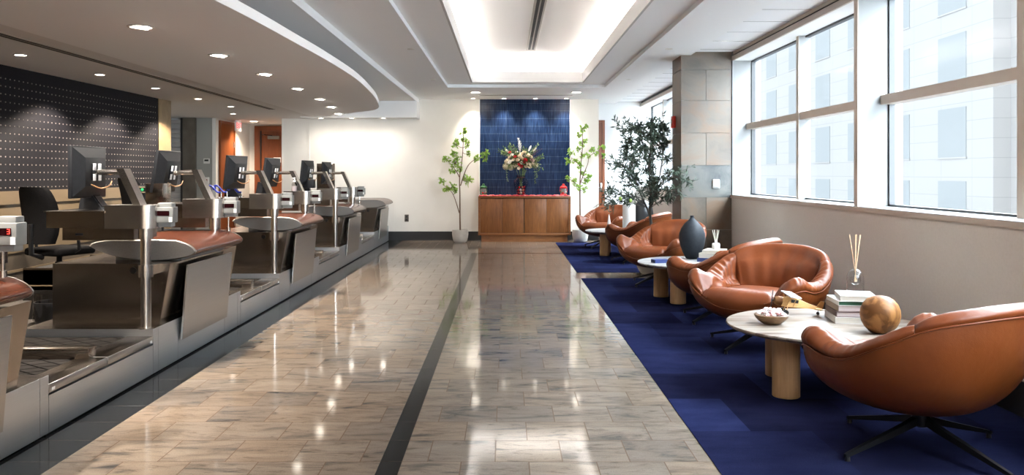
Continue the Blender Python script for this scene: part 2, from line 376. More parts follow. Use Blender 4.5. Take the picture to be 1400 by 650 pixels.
# ------------------------------------------------------------------ mesh builder
class B:
    def __init__(s, off=(0, 0, 0)):
        s.bm = bmesh.new(); s.off = Vector(off)
    def v(s, p): return s.bm.verts.new(Vector(p) - s.off)
    def face(s, vs, m=0):
        try:
            f = s.bm.faces.new(vs); f.material_index = m; return f
        except ValueError: return None
    def poly(s, pts, m=0): return s.face([s.v(p) for p in pts], m)
    def grid(s, rows, m=0, closeu=False, closev=False, flip=False):
        vs = [[s.v(p) for p in r] for r in rows]
        nr, nc = len(vs), len(vs[0])
        for i in range(nr if closev else nr - 1):
            for j in range(nc if closeu else nc - 1):
                a, b, c, d = vs[i][j], vs[i][(j + 1) % nc], vs[(i + 1) % nr][(j + 1) % nc], vs[(i + 1) % nr][j]
                s.face([d, c, b, a] if flip else [a, b, c, d], m)
        return vs
    def box(s, x0, x1, y0, y1, z0, z1, m=0, bev=0.0, seg=2, mtx=None):
        t = bmesh.new()
        r = bmesh.ops.create_cube(t, size=1)
        for v in t.verts:
            v.co = Vector((x0 + (v.co.x + .5) * (x1 - x0), y0 + (v.co.y + .5) * (y1 - y0), z0 + (v.co.z + .5) * (z1 - z0)))
        if bev > 0:
            bmesh.ops.bevel(t, geom=list(t.edges), offset=bev, segments=seg, affect='EDGES', profile=.5)
        s.merge(t, m, mtx)
    def merge(s, t, m=0, mtx=None):
        mp = {}
        for v in t.verts:
            co = mtx @ v.co if mtx else v.co
            mp[v] = s.v(co)
        for f in t.faces: s.face([mp[v] for v in f.verts], m)
        t.free()
    def prism(s, pts, z0, z1, m=0, axis='z'):
        def P(a, b, c):
            return {'z': (a, b, c), 'y': (a, c, b), 'x': (c, a, b)}[axis]
        lo = [s.v(P(x, y, z0)) for x, y in pts]; hi = [s.v(P(x, y, z1)) for x, y in pts]
        n = len(pts)
        s.face(lo[::-1], m); s.face(hi, m)
        for i in range(n): s.face([lo[i], lo[(i + 1) % n], hi[(i + 1) % n], hi[i]], m)
    def tube(s, pts, rad, seg=8, m=0, caps=True, flat=None):
        pts = [Vector(p) for p in pts]
        if not hasattr(rad, '__len__'): rad = [rad] * len(pts)
        rows = []; up = Vector((0, 0, 1))
        prev = None
        for i, p in enumerate(pts):
            d = (pts[min(i + 1, len(pts) - 1)] - pts[max(i - 1, 0)]).normalized()
            if prev is None:
                a = d.cross(up)
                if a.length < 1e-3: a = d.cross(Vector((1, 0, 0)))
                a.normalize()
            else:
                a = (prev - d * prev.dot(d)).normalized()
            prev = a; b = d.cross(a)
            row = []
            for k in range(seg):
                t = 2 * PI * k / seg
                row.append(p + (a * math.cos(t) + b * math.sin(t)) * rad[i])
            rows.append(row)
        vs = s.grid(rows, m, closeu=True)
        if caps:
            s.face(vs[0][::-1], m); s.face(vs[-1], m)
    def cyl(s, p0, p1, r0, r1=None, seg=24, m=0, caps=True):
        s.tube([p0, p1], [r0, r0 if r1 is None else r1], seg, m, caps)
    def lathe(s, prof, c=(0, 0, 0), seg=32, m=0, sx=1, sy=1, capb=True, capt=True):
        rows = []
        for r, z in prof:
            rows.append([(c[0] + sx * r * math.cos(2 * PI * k / seg), c[1] + sy * r * math.sin(2 * PI * k / seg), c[2] + z) for k in range(seg)])
        vs = s.grid(rows, m, closeu=True)
        if capb: s.face(vs[0][::-1], m)
        if capt: s.face(vs[-1], m)
    def sphere(s, c, r, seg=16, rings=10, m=0, sc=(1, 1, 1), mtx=None):
        rows = []
        for i in range(rings + 1):
            ph = PI * i / rings
            row = []
            for k in range(seg):
                a = 2 * PI * k / seg
                p = Vector((r * sc[0] * math.sin(ph) * math.cos(a), r * sc[1] * math.sin(ph) * math.sin(a), -r * sc[2] * math.cos(ph)))
                if mtx: p = mtx @ p
                row.append(Vector(c) + p)
            rows.append(row)
        s.grid(rows, m, closeu=True)
    def build(s, name, mats, parent=None, loc=(0, 0, 0), rot=(0, 0, 0), angle=35, weld=1e-5):
        bm = s.bm
        if weld: bmesh.ops.remove_doubles(bm, verts=list(bm.verts), dist=weld)
        bmesh.ops.recalc_face_normals(bm, faces=list(bm.faces))
        me = bpy.data.meshes.new(name); bm.to_mesh(me); bm.free()
        for mm in (mats if isinstance(mats, (list, tuple)) else [mats]): me.materials.append(mm)
        me.shade_smooth(); me.set_sharp_from_angle(angle=R(angle))
        o = bpy.data.objects.new(name, me); COL.objects.link(o)
        o.location = loc; o.rotation_euler = rot
        if parent: o.parent = parent
        return o

def thing(name, label, cat, loc=(0, 0, 0), rotz=0.0, group=None):
    o = bpy.data.objects.new(name, None); COL.objects.link(o)
    o.location = loc; o.rotation_euler = (0, 0, rotz); o.empty_display_size = .1
    o['label'] = label; o['category'] = cat
    if group: o['group'] = group
    return o
def tag(o, label, cat, group=None):
    o['label'] = label; o['category'] = cat
    if group: o['group'] = group
    return o
def struct(o, label=None):
    o['kind'] = 'structure'
    return o
KIDS = {}
def dup(root, loc, rotz, label, group=None, skip=()):
    r = root.copy(); COL.objects.link(r); r.location = loc; r.rotation_euler = (0, 0, rotz); r['label'] = label
    if group: r['group'] = group
    for ch in [o for o in list(COL.objects) if o.parent == root]:
        if ch.name.split('.')[0] in skip: continue
        c = ch.copy(); COL.objects.link(c); c.parent = r
        for g in [o for o in list(COL.objects) if o.parent == ch]:
            d = g.copy(); COL.objects.link(d); d.parent = c
    return r
def sbox(name, m, *bx, bev=0.0):
    b = B()
    for q in bx: b.box(*q, bev=bev)
    return struct(b.build(name, M[m]))

def spot(loc, power, deg, blend=.6, col=(1, .82, .62), tgt=None, r=.04):
    l = bpy.data.lights.new('lamp_beam', 'SPOT'); l.energy = power * 2.6; l.color = col; l.spot_size = R(deg); l.spot_blend = blend; l.shadow_soft_size = r
    o = bpy.data.objects.new('lamp_beam', l); COL.objects.link(o); o.location = loc
    d = (Vector(tgt) - Vector(loc)) if tgt else Vector((0, 0, -1))
    o.rotation_euler = d.to_track_quat('-Z', 'Y').to_euler()

# ================================================================== THE ROOM
YB = 16.45      # back wall
XR = 2.77       # window wall
YN = -2.5       # wall behind the camera
XL = -5.0       # charcoal wall
ZM = 2.76; ZL = 2.385; ZC = 2.368

# ---- floor
def zone(name, m, x0, x1, y0, y1, z=0.0, th=.1):
    b = B(); b.box(x0, x1, y0, y1, z - th, z); return struct(b.build(name, M[m]))
zone('floor_granite', 'granite', -2.01, XR + .3, YN, 18.0)
zone('floor_border_dark', 'darkstone', -2.30, -2.01, YN, YB)
zone('floor_staff', 'staffloor', -8.2, -2.30, YN, 18.6)
b = B()
b.box(-.567, -.470, YN, 13.80, -.05, .0012); b.box(1.16, 1.26, YN, 13.80, -.05, .0012); b.box(-.470, 1.16, 13.70, 13.80, -.05, .0012)
struct(b.build('floor_strip_dark', M['darkstone']))

# ---- back wall
sbox('wall_back', 'wallwhite', (-4.39, 1.81, YB, YB + .14, 0, 3.4))
sbox('trim_back_panel_joint', 'wallwhite', (-3.875, -3.835, YB - .012, YB, .175, 2.37), (-2.215, -2.19, YB - .008, YB, .175, 2.70), (-4.387, -4.36, YB - .01, YB, .175, 2.37))
sbox('baseboard_back', 'black', (-4.386, 1.808, YB - .018, YB, 0, .175))
b = B(); b.box(-.514, 1.243, YB - .014, YB, .0, ZM)
struct(b.build('wall_back_tile', M['bluetile']))
b = B(); b.box(-.53, -.514, YB - .018, YB, .175, ZM); b.box(1.243, 1.256, YB - .018, YB, .175, ZM)
struct(b.build('trim_tile_edge', M['wallcool']))

# ---- recess to the right of the back wall
sbox('wall_recess', 'wallcool', (.6, XR + .4, 17.42, 17.56, 0, 3.0))
sbox('wall_recess_end', 'wallcool', (.5, .62, YB + .14, 17.42, 0, 3.0))
d = B(); d.box(1.08, 1.985, 17.36, 17.405, .01, 2.36)
dd = struct(d.build('door_3', M['doorwood']))
fr = B(); fr.box(1.985, 2.035, 17.34, 17.42, 0, 2.41); fr.box(1.03, 1.985, 17.34, 17.42, 2.36, 2.41); fr.box(1.03, 1.08, 17.34, 17.42, 0, 2.36)
fr.build('door_frame', M['doorwood'], dd)
h = B(); h.box(1.93, 1.975, 17.33, 17.362, .93, 1.12, bev=.004); h.cyl((1.95, 17.335, 1.02), (1.95, 17.28, 1.02), .009, seg=10); h.cyl((1.95, 17.285, 1.02), (1.85, 17.285, 1.02), .009, seg=10)
h.build('door_handle', M['steelround'], dd)

# ---- window wall
ZS = 1.02; ZH = 2.69
sbox('wall_right', 'taupe', (XR, XR + .25, YN, 17.42, 0, ZS))
sbox('baseboard_right', 'black', (XR - .022, XR, YN, 10.34, 0, .195), (XR - .022, XR, 10.88, 17.42, 0, .195))
sbox('trim_right_baseboard_cap', 'frametaupe', (XR - .026, XR, YN, 10.34, .195, .203))
sbox('trim_sill', 'frame', (XR - .012, XR + .30, YN, 10.34, 1.008, 1.044), (XR - .012, XR + .30, 10.88, 17.42, 1.008, 1.044))
sbox('trim_sill_nosing', 'frametaupe', (XR - .016, XR - .0125, YN, 10.34, 1.003, 1.040), (XR - .016, XR - .0125, 10.88, 17.42, 1.003, 1.040))
sbox('trim_window_head', 'frametaupe', (XR, XR + .02, YN, 10.34, ZH, 2.745), (XR, XR + .02, 10.88, 17.42, ZH, 2.745), (XR + .012, XR + .02, YN, 10.34, 2.765, 2.80))
sbox('trim_shade_pocket', 'slot', (XR + .03, XR + .05, YN, 17.42, 2.70, 2.82))
sbox('wall_right_head', 'wallcool', (XR + .02, XR + .32, YN, 17.42, ZH, 2.72), (XR + .06, XR + .32, YN, 17.42, 2.72, 3.3))
GX = 3.02
def window(n, y0, y1, mull):
    """glazing between two reveals: y0 near, y1 far; mullion position; transom"""
    b = B(); b.box(GX, GX + .012, y0, y1, 1.044, ZH)
    w = struct(b.build('window_%d' % n, M['pane']))
    f = B()
    for (a, c) in ((y0, y0 + .02), (y1 - .02, y1)): f.box(GX - .015, GX + .03, a, c, 1.044, ZH)
    f.box(GX - .015, GX + .03, y0, y1, 1.044, 1.06); f.box(GX - .015, GX + .03, y0, y1, ZH - .02, ZH)
    f.build('window_gasket', M['black'], w)
    t = B(); t.box(GX - .075, GX + .035, y0, y1, 1.845, 1.918)
    t.build('transom', M['frametaupe'], w)
    m_ = B()
    for y in mull: m_.box(GX - .08, GX + .035, y - .035, y + .035, 1.044, ZH)
    # taupe paints the shade on the bar's room face; flanks stay white
    for y in mull: m_.box(GX - .084, GX - .0801, y - .036, y + .036, 1.044, ZH, 1)
    m_.build('mullion', [M['frame'], M['frametaupe']], w)
fins = [10.31, 6.65, 2.98, -.70]
b = B()
for y in (6.65, 2.98, -.70): b.box(XR + .002, GX + .1, y - .035, y + .035, 1.044, ZH, 0); b.box(XR - .006, XR + .0015, y - .036, y + .036, 1.044, ZH, 1)  # taupe strips put the shade of the fins' room faces into colour
b.box(XR + .002, GX + .1, 10.31, 10.88, 1.0, 3.0)
b.box(XR + .002, GX + .1, 13.92, 13.99, 1.044, ZH, 0); b.box(XR - .006, XR + .0015, 13.92, 13.99, 1.044, ZH, 1)
struct(b.build('trim_window_fin', [M['frame'], M['frametaupe']]))
window(1, 6.685, 10.31, (8.48,))
window(2, 3.015, 6.615, (4.80,))
window(3, -.665, 2.945, (1.12,))
window(4, -2.5, -.735, (-1.6,))
window(5, 10.88, 13.92, (12.4,))
window(6, 13.99, 17.42, (15.75,))

# ---- slate column
b = B()
CX0, CX1, CY0, CY1 = 2.158, 2.77, 10.34, 10.88
b.box(CX0 + .004, CX1, CY0 + .004, CY1, 0, 2.84, 3)
zr = [0, .22, .615, 1.012, 1.407, 1.803, 2.200, 2.582, 2.84]
split = [0, 1, 1, 0, 1, 0, 1, 0]
mi = [[0, 1], [1, 0], [0, 1], [2], [1, 0], [0], [0, 1], [0]]
g = .0025
for i in range(8):
    z0, z1 = zr[i] + g, zr[i + 1] - g
    xs = [CX0, CX0 + .30, CX1] if split[i] else [CX0, CX1]
    for j in range(len(xs) - 1):
        b.box(xs[j] + g, xs[j + 1] - g, CY0 - .008, CY0 + .006, z0, z1, mi[i][j % len(mi[i])])
    b.box(CX0 - .008, CX0 + .006, CY0 - .006, CY1 - g, z0, z1, mi[i][0])
struct(b.build('wall_column', [M['slatebeige'], M['slatepale'], M['slategrey'], M['grout']]))
t = thing('fire_alarm', 'red fire alarm pull box on the side of the slate column', 'alarm', (CX0 - .008, 10.71, 1.96))
b = B(); b.box(-.045, 0, -.055, .055, -.075, .075, bev=.008); b.build('housing', M['alarm'], t)
b = B(); b.box(-.056, -.045, -.035, .035, -.02, .02, bev=.003); b.build('pull_bar', M['white'], t)
t = thing('wall_sensor', 'small off-white sensor box on the blue-grey slate of the column', 'sensor', (2.575, CY0 - .008, 1.18))
b = B(); b.box(-.042, .042, -.03, 0, -.06, .055, bev=.008); b.build('housing', M['thermo'], t)
b = B(); b.box(-.034, .034, -.035, -.03, -.055, -.02, bev=.002); b.build('grille', M['greyplastic'], t)

# ---- ceilings
b = B()
b.box(-1.705, -.988, YN, YB + .2, ZM, 2.90); b.box(1.663, 2.27, YN, YB + 1.2, ZM, 2.90); b.box(-.988, 1.663, 14.2, YB + 1.2, ZM, 2.90)
b.box(-.988, 1.663, YN, -1.6, ZM, 2.90); b.box(2.27, 2.30, YN, 17.5, ZM + .035, 2.9)
struct(b.build('ceiling_main', M['ceil']))
b = B()
b.box(2.28, XR + .06, YN, 17.5, 2.80, 2.90)
for y in np.arange(-2.1, 17, .61): b.box(2.28, XR + .03, y - .0015, y + .0015, 2.7975, 2.801, 1)
struct(b.build('ceiling_window_strip', [M['ceiltile'], M['greyplastic']]))
# raised band and lit tray
b = B()
x0, x1, y1 = -.555, 1.257, 13.85
b.box(-1.02, x0 - .025, -1.62, 14.22, 2.811, 2.84); b.box(x1 + .025, 1.69, -1.62, 14.22, 2.811, 2.84); b.box(x0 - .025, x1 + .025, y1 + .025, 14.22, 2.811, 2.84); b.box(x0 - .025, x1 + .025, -1.62, -.625, 2.811, 2.84)
struct(b.build('ceiling_band', M['ceil']))
b = B()
b.box(x0 - .0245, x0, -.6, y1 + .0245, 2.81, 2.986); b.box(x1, x1 + .0245, -.6, y1 + .0245, 2.81, 2.986); b.box(x0, x1, y1, y1 + .0245, 2.81, 2.986); b.box(x0, x1, -.6245, -.6, 2.81, 2.986)
struct(b.build('trim_cove_lip', mat('cove_lip_paint', (.56, .55, .54), .9)))
b = B()
b.box(-1.1, 1.8, -1.2, 14.4, 3.25, 3.30)
b.box(-.95, -.90, -1.0, 14.15, 2.84, 3.25); b.box(1.60, 1.65, -1.0, 14.15, 2.84, 3.25); b.box(-.95, 1.65, 14.15, 14.2, 2.84, 3.25); b.box(-.95, 1.65, -1.05, -1.0, 2.84, 3.25)
struct(b.build('ceiling_tray', M['tray']))
t = thing('cove_light', 'hidden light strips glowing around the raised white ceiling tray', 'light', (.35, 6.6, 2.85))
b = B((.35, 6.6, 2.85))
b.box(-.66, -.62, -.5, 13.95, 2.842, 2.872); b.box(1.32, 1.36, -.5, 13.95, 2.842, 2.872); b.box(-.62, 1.32, 13.93, 13.97, 2.842, 2.872)
b.build('light_strip', M['led'], t)
t = thing('ceiling_vent', 'long double-slot air vent in the bright raised ceiling tray', 'vent', (.385, 9.0, 3.25))
b = B((.385, 9.0, 3.25)); b.box(.315, .455, .5, 13.2, 3.236, 3.25); b.build('frame', M['ventframe'], t)
b = B((.385, 9.0, 3.25))
for xa in (.345, .400):
    for ya in np.arange(.6, 13.0, 1.25): b.box(xa - .003, xa + .033, ya, ya + 1.22, 3.232, 3.238)
b.build('slot', M['slot'], t)
t = thing('ceiling_vent', 'thin dark slot vent in the ceiling before the blue tiled wall', 'vent', (.36, 15.55, ZM))
b = B((.36, 15.55, ZM)); b.box(-.50, 1.23, 15.52, 15.58, ZM - .004, ZM); b.build('frame', M['ventframe'], t)
b = B((.36, 15.55, ZM)); b.box(-.49, 1.22, 15.535, 15.565, ZM - .006, ZM - .004); b.build('slot', M['slot'], t)

# left, stepped down
b = B(); b.box(XL - .2, -1.718, YN, YB, 2.682, 2.72); b.box(-1.718, -1.7055, YN, YB, 2.68, 2.90); struct(b.build('ceiling_step', M['ceil']))
# curved canopy
def smooth_curve(P, n):
    P = [Vector(p) for p in P]; out = []
    for i in range(len(P) - 1):
        p0, p1, p2, p3 = P[max(i - 1, 0)], P[i], P[i + 1], P[min(i + 2, len(P) - 1)]
        for k in range(n):
            t = k / n
            out.append(.5 * ((2 * p1) + (p2 - p0) * t + (2 * p0 - 5 * p1 + 4 * p2 - p3) * t * t + (3 * p1 - p0 - 3 * p2 + p3) * t ** 3))
    out.append(P[-1]); return out
k = 1.07
edge = smooth_curve([(-3.0, -2.4, 0), (-2.35, 0, 0), (-2.03, 2.6, 0), (-1.672 * k, 4.83 * k, 0), (-1.60 * k, 6.46 * k, 0), (-1.569 * k, 7.65 * k, 0), (-1.578 * k, 8.98 * k, 0), (-1.69 * k, 10.75 * k, 0), (-1.80 * k, 11.8 * k, 0), (-1.91 * k, 12.6 * k, 0), (-2.10 * k, 13.2 * k, 0), (-2.51 * k, 13.75 * k, 0), (-3.1, 15.45, 0)], 6)
inner = smooth_curve([(-3.30, 15.85, 0), (-3.16, 15.1, 0), (-3.02, 14.3, 0), (-2.93, 13.3, 0), (-2.90, 11.5, 0), (-2.89, 8, 0), (-2.90, 3, 0), (-2.95, -2.4, 0)], 5)
b = B(); pts = [(p.x, p.y) for p in edge] + [(-3.6, 15.45), (-3.6, -2.4)]
b.prism(pts, ZC, ZC + .075)
struct(b.build('ceiling_canopy', M['ceil'], angle=25))
b = B()
pts = [(p.x, p.y) for p in inner] + [(XL - 1.9, YN), (XL - 1.9, 18.6), (-4.2, 18.6), (-4.2, YB), (-3.3, YB)]
b.prism(pts, ZL, ZL + .024)
b.box(-3.9, -1.69, 15.9, YB, 2.368, 2.683)
b.box(XL - 2, -3.3, YN, 18.6, 2.48, 2.52)
struct(b.build('ceiling_low', M['ceil2'], angle=25))
t = thing('ceiling_vent', 'dark linear vent running along the low ceiling over the counters', 'vent', (-3.92, 8, ZL))
b = B((-3.92, 8, ZL)); b.box(-3.97, -3.87, 2, 14.1, ZL - .005, ZL); b.build('frame', M['ventframe'], t)
b = B((-3.92, 8, ZL))
for xa in (-3.96, -3.91):
    b.box(xa, xa + .03, 2.05, 14.05, ZL - .007, ZL - .005)
b.build('slot', M['slot'], t)

# ---- left side: charcoal studded wall, stone strip, alcove, corridor
b = B()
b.box(XL - .12, XL, YN, 12.08, 0, ZL, 0)
for y in np.arange(5.2, 12.03, .078):
    for z in np.arange(1.16, 2.30, .078):
        rows = [[(XL + h, y + r * math.cos(PI * q / 3), z + r * math.sin(PI * q / 3)) for q in range(6)] for r, h in ((.008, -.001), (.0055, .005), (.0005, .007))]
        b.grid(rows, 1, closeu=True)
struct(b.build('wall_left', [M['charcoal'], M['stud']]))
sbox('wall_left_stone', 'tan', (XL - .14, XL + .012, 12.08, 12.52, 0, ZL))
sbox('trim_left_wainscot', 'beige', (XL, XL + .03, YN, 12.08, .994, 1.126), (XL, XL + .016, YN, 12.08, .495, .992), (XL, XL + .02, YN, 12.08, .30, .325))
sbox('trim_left_kick', 'brownstone', (XL, XL + .008, YN, 12.08, .325, .495), (XL, XL + .012, YN, 12.08, 0, .30))
sbox('wall_alcove_side', 'wallcool', (-6.9, -6.75, 12.3, 16.4, 0, 2.5), (-6.9, -5.0, 12.2, 12.34, 0, 2.5))
b = B(); b.box(-6.75, -5.63, 16.42, 16.55, 0, 2.5)
struct(b.build('wall_alcove', M['wallcool']))
t = thing('roller_shutter', 'grey slatted roller shutter in the alcove beyond the charcoal wall', 'shutter', (-6.48, 16.30, 0))
b = B()
for i in range(26): b.box(-.26, .19, -.02, .02, .02 + i * .09, .105 + i * .09, bev=.006)
b.build('slats', M['shutter'], t)
b = B(); b.box(.19, .235, -.05, .06, 0, ZL); b.build('guide_rail', M['black'], t)
sbox('wall_alcove_pier', 'brownstone', (-6.24, -6.0, 16.22, 16.42, 0, ZL))
sbox('wall_alcove_panel', 'wallgrey', (-6.0, -5.66, 16.30, 16.42, 0, ZL))
sbox('trim_corridor_corner', 'wallwhite', (-5.69, -5.62, 16.28, 16.44, 0, ZL))
sbox('wall_corridor_left', 'wallwhite', (-5.76, -5.63, 16.44, 18.5, 0, 2.5))
sbox('wall_corridor_right', 'wallwhite', (-4.392, -4.27, 16.6, 18.5, 0, 2.5))
sbox('wall_corridor_end', 'wallwhite', (-5.76, -4.27, 18.45, 18.6, 0, 2.5))
# door in the corridor's left wall
d = B(); d.box(-5.628, -5.60, 16.52, 17.30, 0, 2.30)
dd = struct(d.build('door_1', M['doorwood']))
f = B(); f.box(-5.63, -5.585, 16.45, 16.52, 0, 2.35); f.box(-5.63, -5.585, 17.30, 17.37, 0, 2.35); f.box(-5.63, -5.585, 16.52, 17.30, 2.30, 2.35)
f.build('door_frame', M['doorwood'], dd)
for z in (.3, 1.9):
    f = B(); f.cyl((-5.59, 17.29, z - .06), (-5.59, 17.29, z + .06), .012, seg=10); f.build('hinge', M['steelround'], dd)
# door at the corridor's end
d = B(); d.box(-5.36, -4.42, 18.41, 18.445, 0, 2.24)
dd = struct(d.build('door_2', M['doorwood']))
f = B(); f.box(-5.50, -5.36, 18.38, 18.45, 0, 2.35); f.box(-5.36, -4.30, 18.38, 18.45, 2.24, 2.35)
f.box(-5.375, -5.355, 18.37, 18.41, 0, 2.24, 1)
f.build('door_frame', [M['doorwood'], M['black']], dd)
f = B(); f.box(-5.20, -4.96, 18.32, 18.41, 2.06, 2.13, bev=.006); f.build('door_closer', M['greyplastic'], dd)
f = B(); f.tube([(-5.1, 18.33, 2.135), (-5.25, 18.25, 2.15), (-5.33, 18.38, 2.16)], .008, 6); f.build('closer_arm', M['blackmetal'], dd)
f = B(); f.box(-5.09, -4.93, 18.407, 18.411, 1.55, 1.66); f.build('paper_notice', M['paper'], dd)
t = thing('exit_sign', 'white exit sign with red letters hanging at the corridor entrance', 'sign', (-5.42, 17.0, ZL))
b = B(); b.box(-.02, .02, -.15, .15, -.22, -.01, bev=.004); b.build('housing', M['whiteplastic'], t)
def text_mesh(name, body, size, mm, parent, loc, rot, ext=.002, ax='CENTER'):
    c = bpy.data.curves.new(name, 'FONT'); c.body = body; c.size = size; c.extrude = ext; c.align_x = ax; c.align_y = 'CENTER'
    tmp = bpy.data.objects.new(name + '_tmp', c)
    COL.objects.link(tmp); bpy.context.view_layer.update()
    me = bpy.data.meshes.new_from_object(tmp.evaluated_get(bpy.context.evaluated_depsgraph_get()))
    bpy.data.objects.remove(tmp); bpy.data.curves.remove(c)
    me.materials.clear(); me.materials.append(mm)
    o = bpy.data.objects.new(name, me); COL.objects.link(o); o.parent = parent; o.location = loc; o.rotation_euler = rot
    return o
text_mesh('lettering', 'EXIT', .155, M['exit'], t, (.022, 0, -.115), (R(90), 0, R(90)))
b = B(); b.box(-.04, .04, -.06, .06, -.012, 0); b.build('mount', M['whiteplastic'], t)
t = thing('thermostat', 'small square thermostat on the grey alcove wall', 'thermostat', (-5.80, 16.30, 1.55))
b = B(); b.box(-.06, .06, -.022, 0, -.05, .05, bev=.006); b.build('housing', M['thermo'], t)
b = B(); b.box(-.04, .04, -.025, -.022, -.005, .03); b.build('display', M['screen'], t)
t = thing('wall_switch', 'dark red push switch on a plate below the thermostat', 'switch', (-5.80, 16.30, 1.17))
b = B(); b.box(-.05, .05, -.012, 0, -.065, .065, bev=.004); b.build('plate', M['thermo'], t)
b = B(); b.box(-.016, .016, -.02, -.012, -.03, .03, bev=.003); b.build('button', mat('brick_red_button', (.20, .03, .02), .5), t)
t = thing('power_outlet', 'brown power outlet on the cream back wall', 'outlet', (-1.945, YB, .435))
b = B(); b.box(-.04, .04, -.01, 0, -.07, .07, bev=.003); b.build('plate', mat('outlet_brown', (.09, .07, .055), .5), t)
for z in (-.03, .03):
    b = B(); b.box(-.02, .02, -.013, -.01, z - .018, z + .018, bev=.003); b.build('socket', M['black'], t)
t = thing('intercom_box', 'small dark intercom box on the tan stone strip', 'intercom', (XL + .012, 12.36, 1.33))
b = B(); b.box(0, .05, -.04, .04, -.1, .1, bev=.006); b.build('housing', M['blackplastic'], t)
b = B(); b.box(.05, .055, -.02, .02, -.06, .06); b.build('grille', M['black'], t)
t = thing('switch_plate', 'silver switch plate low on the tan stone strip', 'switch', (XL + .012, 12.3, 1.15))
b = B(); b.box(0, .012, -.10, .10, -.07, .07, bev=.004); b.build('plate', M['steelround'], t)
for y in (-.05, .04):
    b = B(); b.box(.012, .02, y - .02, y + .02, -.03, .02, bev=.002); b.build('button', M['white'], t)

# ---- closing walls out of view
sbox('wall_near', 'wallwhite', (-1.9, XR + .4, YN - .15, YN, 0, 3.4))
sbox('wall_near_dark', 'brownstone', (XL - 2, -1.9, YN - .15, YN, 0, 3.4))  # unseen wall made dark so the flat counter steel reflects dark
for x in (-1.3, -.1, 1.1, 2.2): spot((x, YN + .7, 2.70), 34, 120, .7, (1, .90, .78))  # added fixtureless spots brighten the near wall for reflections in the round steel
sbox('ceiling_roof', 'ceil', (XL - 2.2, XR + .5, YN - .2, 18.7, 3.30, 3.45))
sbox('wall_outer_left', 'wallcool', (XL - 2.2, XL - 1.95, YN, 18.7, 0, 3.4))
sbox('wall_outer_back', 'wallcool', (XL - 2.2, XR + .5, 18.6, 18.75, 0, 3.4), (-4.27, .5, 16.59, 16.7, 0, 3.4))

# ---- carpets
def carpet_(name, y0, y1, label):
    b = B(); b.box(.93, XR - .024, y0, y1, .0013, .004, bev=.001)
    return tag(b.build(name, M['carpet']), label, 'carpet', 'navy carpets under the lounge chairs')
carpet_('carpet', YN + .1, 10.45, 'long navy blue carpet under the nearer lounge chairs and round tables')
carpet_('carpet', 11.07, 15.9, 'short navy blue carpet at the far end by the wooden cabinet')

# ---- lamps in the ceiling
def downlight(x, y, z, r, label, group, power=30, deg=100, gimbal=False, col=(1, .80, .60), tgt=None):
    t = thing('recessed_downlight', label, 'light', (x, y, z), 0, group)
    b = B(); b.lathe([(r, 0), (r, -.006), (r * .80, -.008), (r * .78, -.002), (r * .78, 0)], seg=24, capb=False, capt=False); b.build('trim_ring', M['ring'], t)
    b = B()
    if gimbal:
        mt = Matrix.Translation((0, 0, -.006)) @ Matrix.Rotation(R(9), 4, 'Y')
        q = bmesh.new(); bmesh.ops.create_cone(q, cap_ends=True, segments=24, radius1=r * .54, radius2=r * .58, depth=.014); b.merge(q, 0, mt)
    else:
        b.cyl((0, 0, -.004), (0, 0, -.001), r * .78, seg=24)
    b.build('lens', M['lens'], t)
    if power: spot((x, y, z - .03), power, deg, .3 if deg == 126 else 1.0 if deg in (84, 141, 165) else .7, col, tgt)
ORD = ['nearest', 'second', 'third', 'fourth', 'fifth', 'sixth', 'farthest']
yc = [6.09, 7.55, 8.98, 10.5, 11.95, 13.35, 14.85]; xc = [-2.645, -2.58, -2.58, -2.61, -2.65, -2.78, -2.97]
for i, (x, y) in enumerate(zip(xc, yc)):
    lab = ['nearest visible gimbal downlight on the curved canopy', 'second gimbal downlight from the near end of the curved canopy', 'third gimbal downlight from the near end of the curved canopy', 'fourth gimbal downlight, in the middle of the curved canopy row', 'third gimbal downlight from the far tip of the curved canopy', 'second gimbal downlight from the far tip of the curved canopy', 'gimbal downlight at the far tip of the curved canopy'][i]
    downlight(x, y, ZC, .095, lab, 'gimbal downlights along the curved canopy', 27 if i < 4 else 4.5, 100 if i < 4 else 141, True, (1, .92, .82), (x - .2, y + 1.6, .3) if i >= 4 else None)
for y in (4.76, 3.2, 1.7): spot((-2.72, y, ZC - .03), 28, 100, .7, (1, .92, .82))
for i, (x, y) in enumerate(((-4.41, 7.64), (-4.42, 9.15), (-4.42, 10.6), (-4.43, 12.1), (-4.42, 13.5))):
    lab = ['nearest visible small downlight washing the charcoal studded wall', 'second small downlight along the charcoal studded wall', 'third small downlight along the charcoal studded wall, mid row', 'small downlight near the tan stone strip, fourth along the wall', 'farthest small downlight of the charcoal wall row'][i]
    downlight(x, y, ZL, .062, lab, 'small downlights along the charcoal wall', 17, 126, False, (1, .85, .70))
for y in (6.1, 4.6): spot((-4.41, y, ZL - .03), 17, 126, .3, (1, .85, .70))
for i, x in enumerate((-3.52, -2.94, -2.34)):
    lab = ['wall washing downlight over the cream back wall, nearest the corridor', 'wall washing downlight over the cream back wall, middle of three', 'wall washing downlight over the cream back wall, farthest from the corridor'][i]
    downlight(x, 16.0, 2.368, .062, lab, 'downlights washing the cream back wall', 1.5, 165, False, (1, .93, .84))
for i, x in enumerate((-.64, -.04, .565, 1.16)):
    lab = ['small downlight above the cream wall just beside the blue tiles', 'second small downlight from the corridor side above the blue tiles', 'third small downlight from the corridor side above the blue tiles', 'small downlight above the blue tiles, nearest the window side'][i]
    downlight(x, 16.22, ZM, .055, lab, 'small downlights above the blue tiled wall', 9, 84, False, (1, .92, .82), (x, YB, .8))
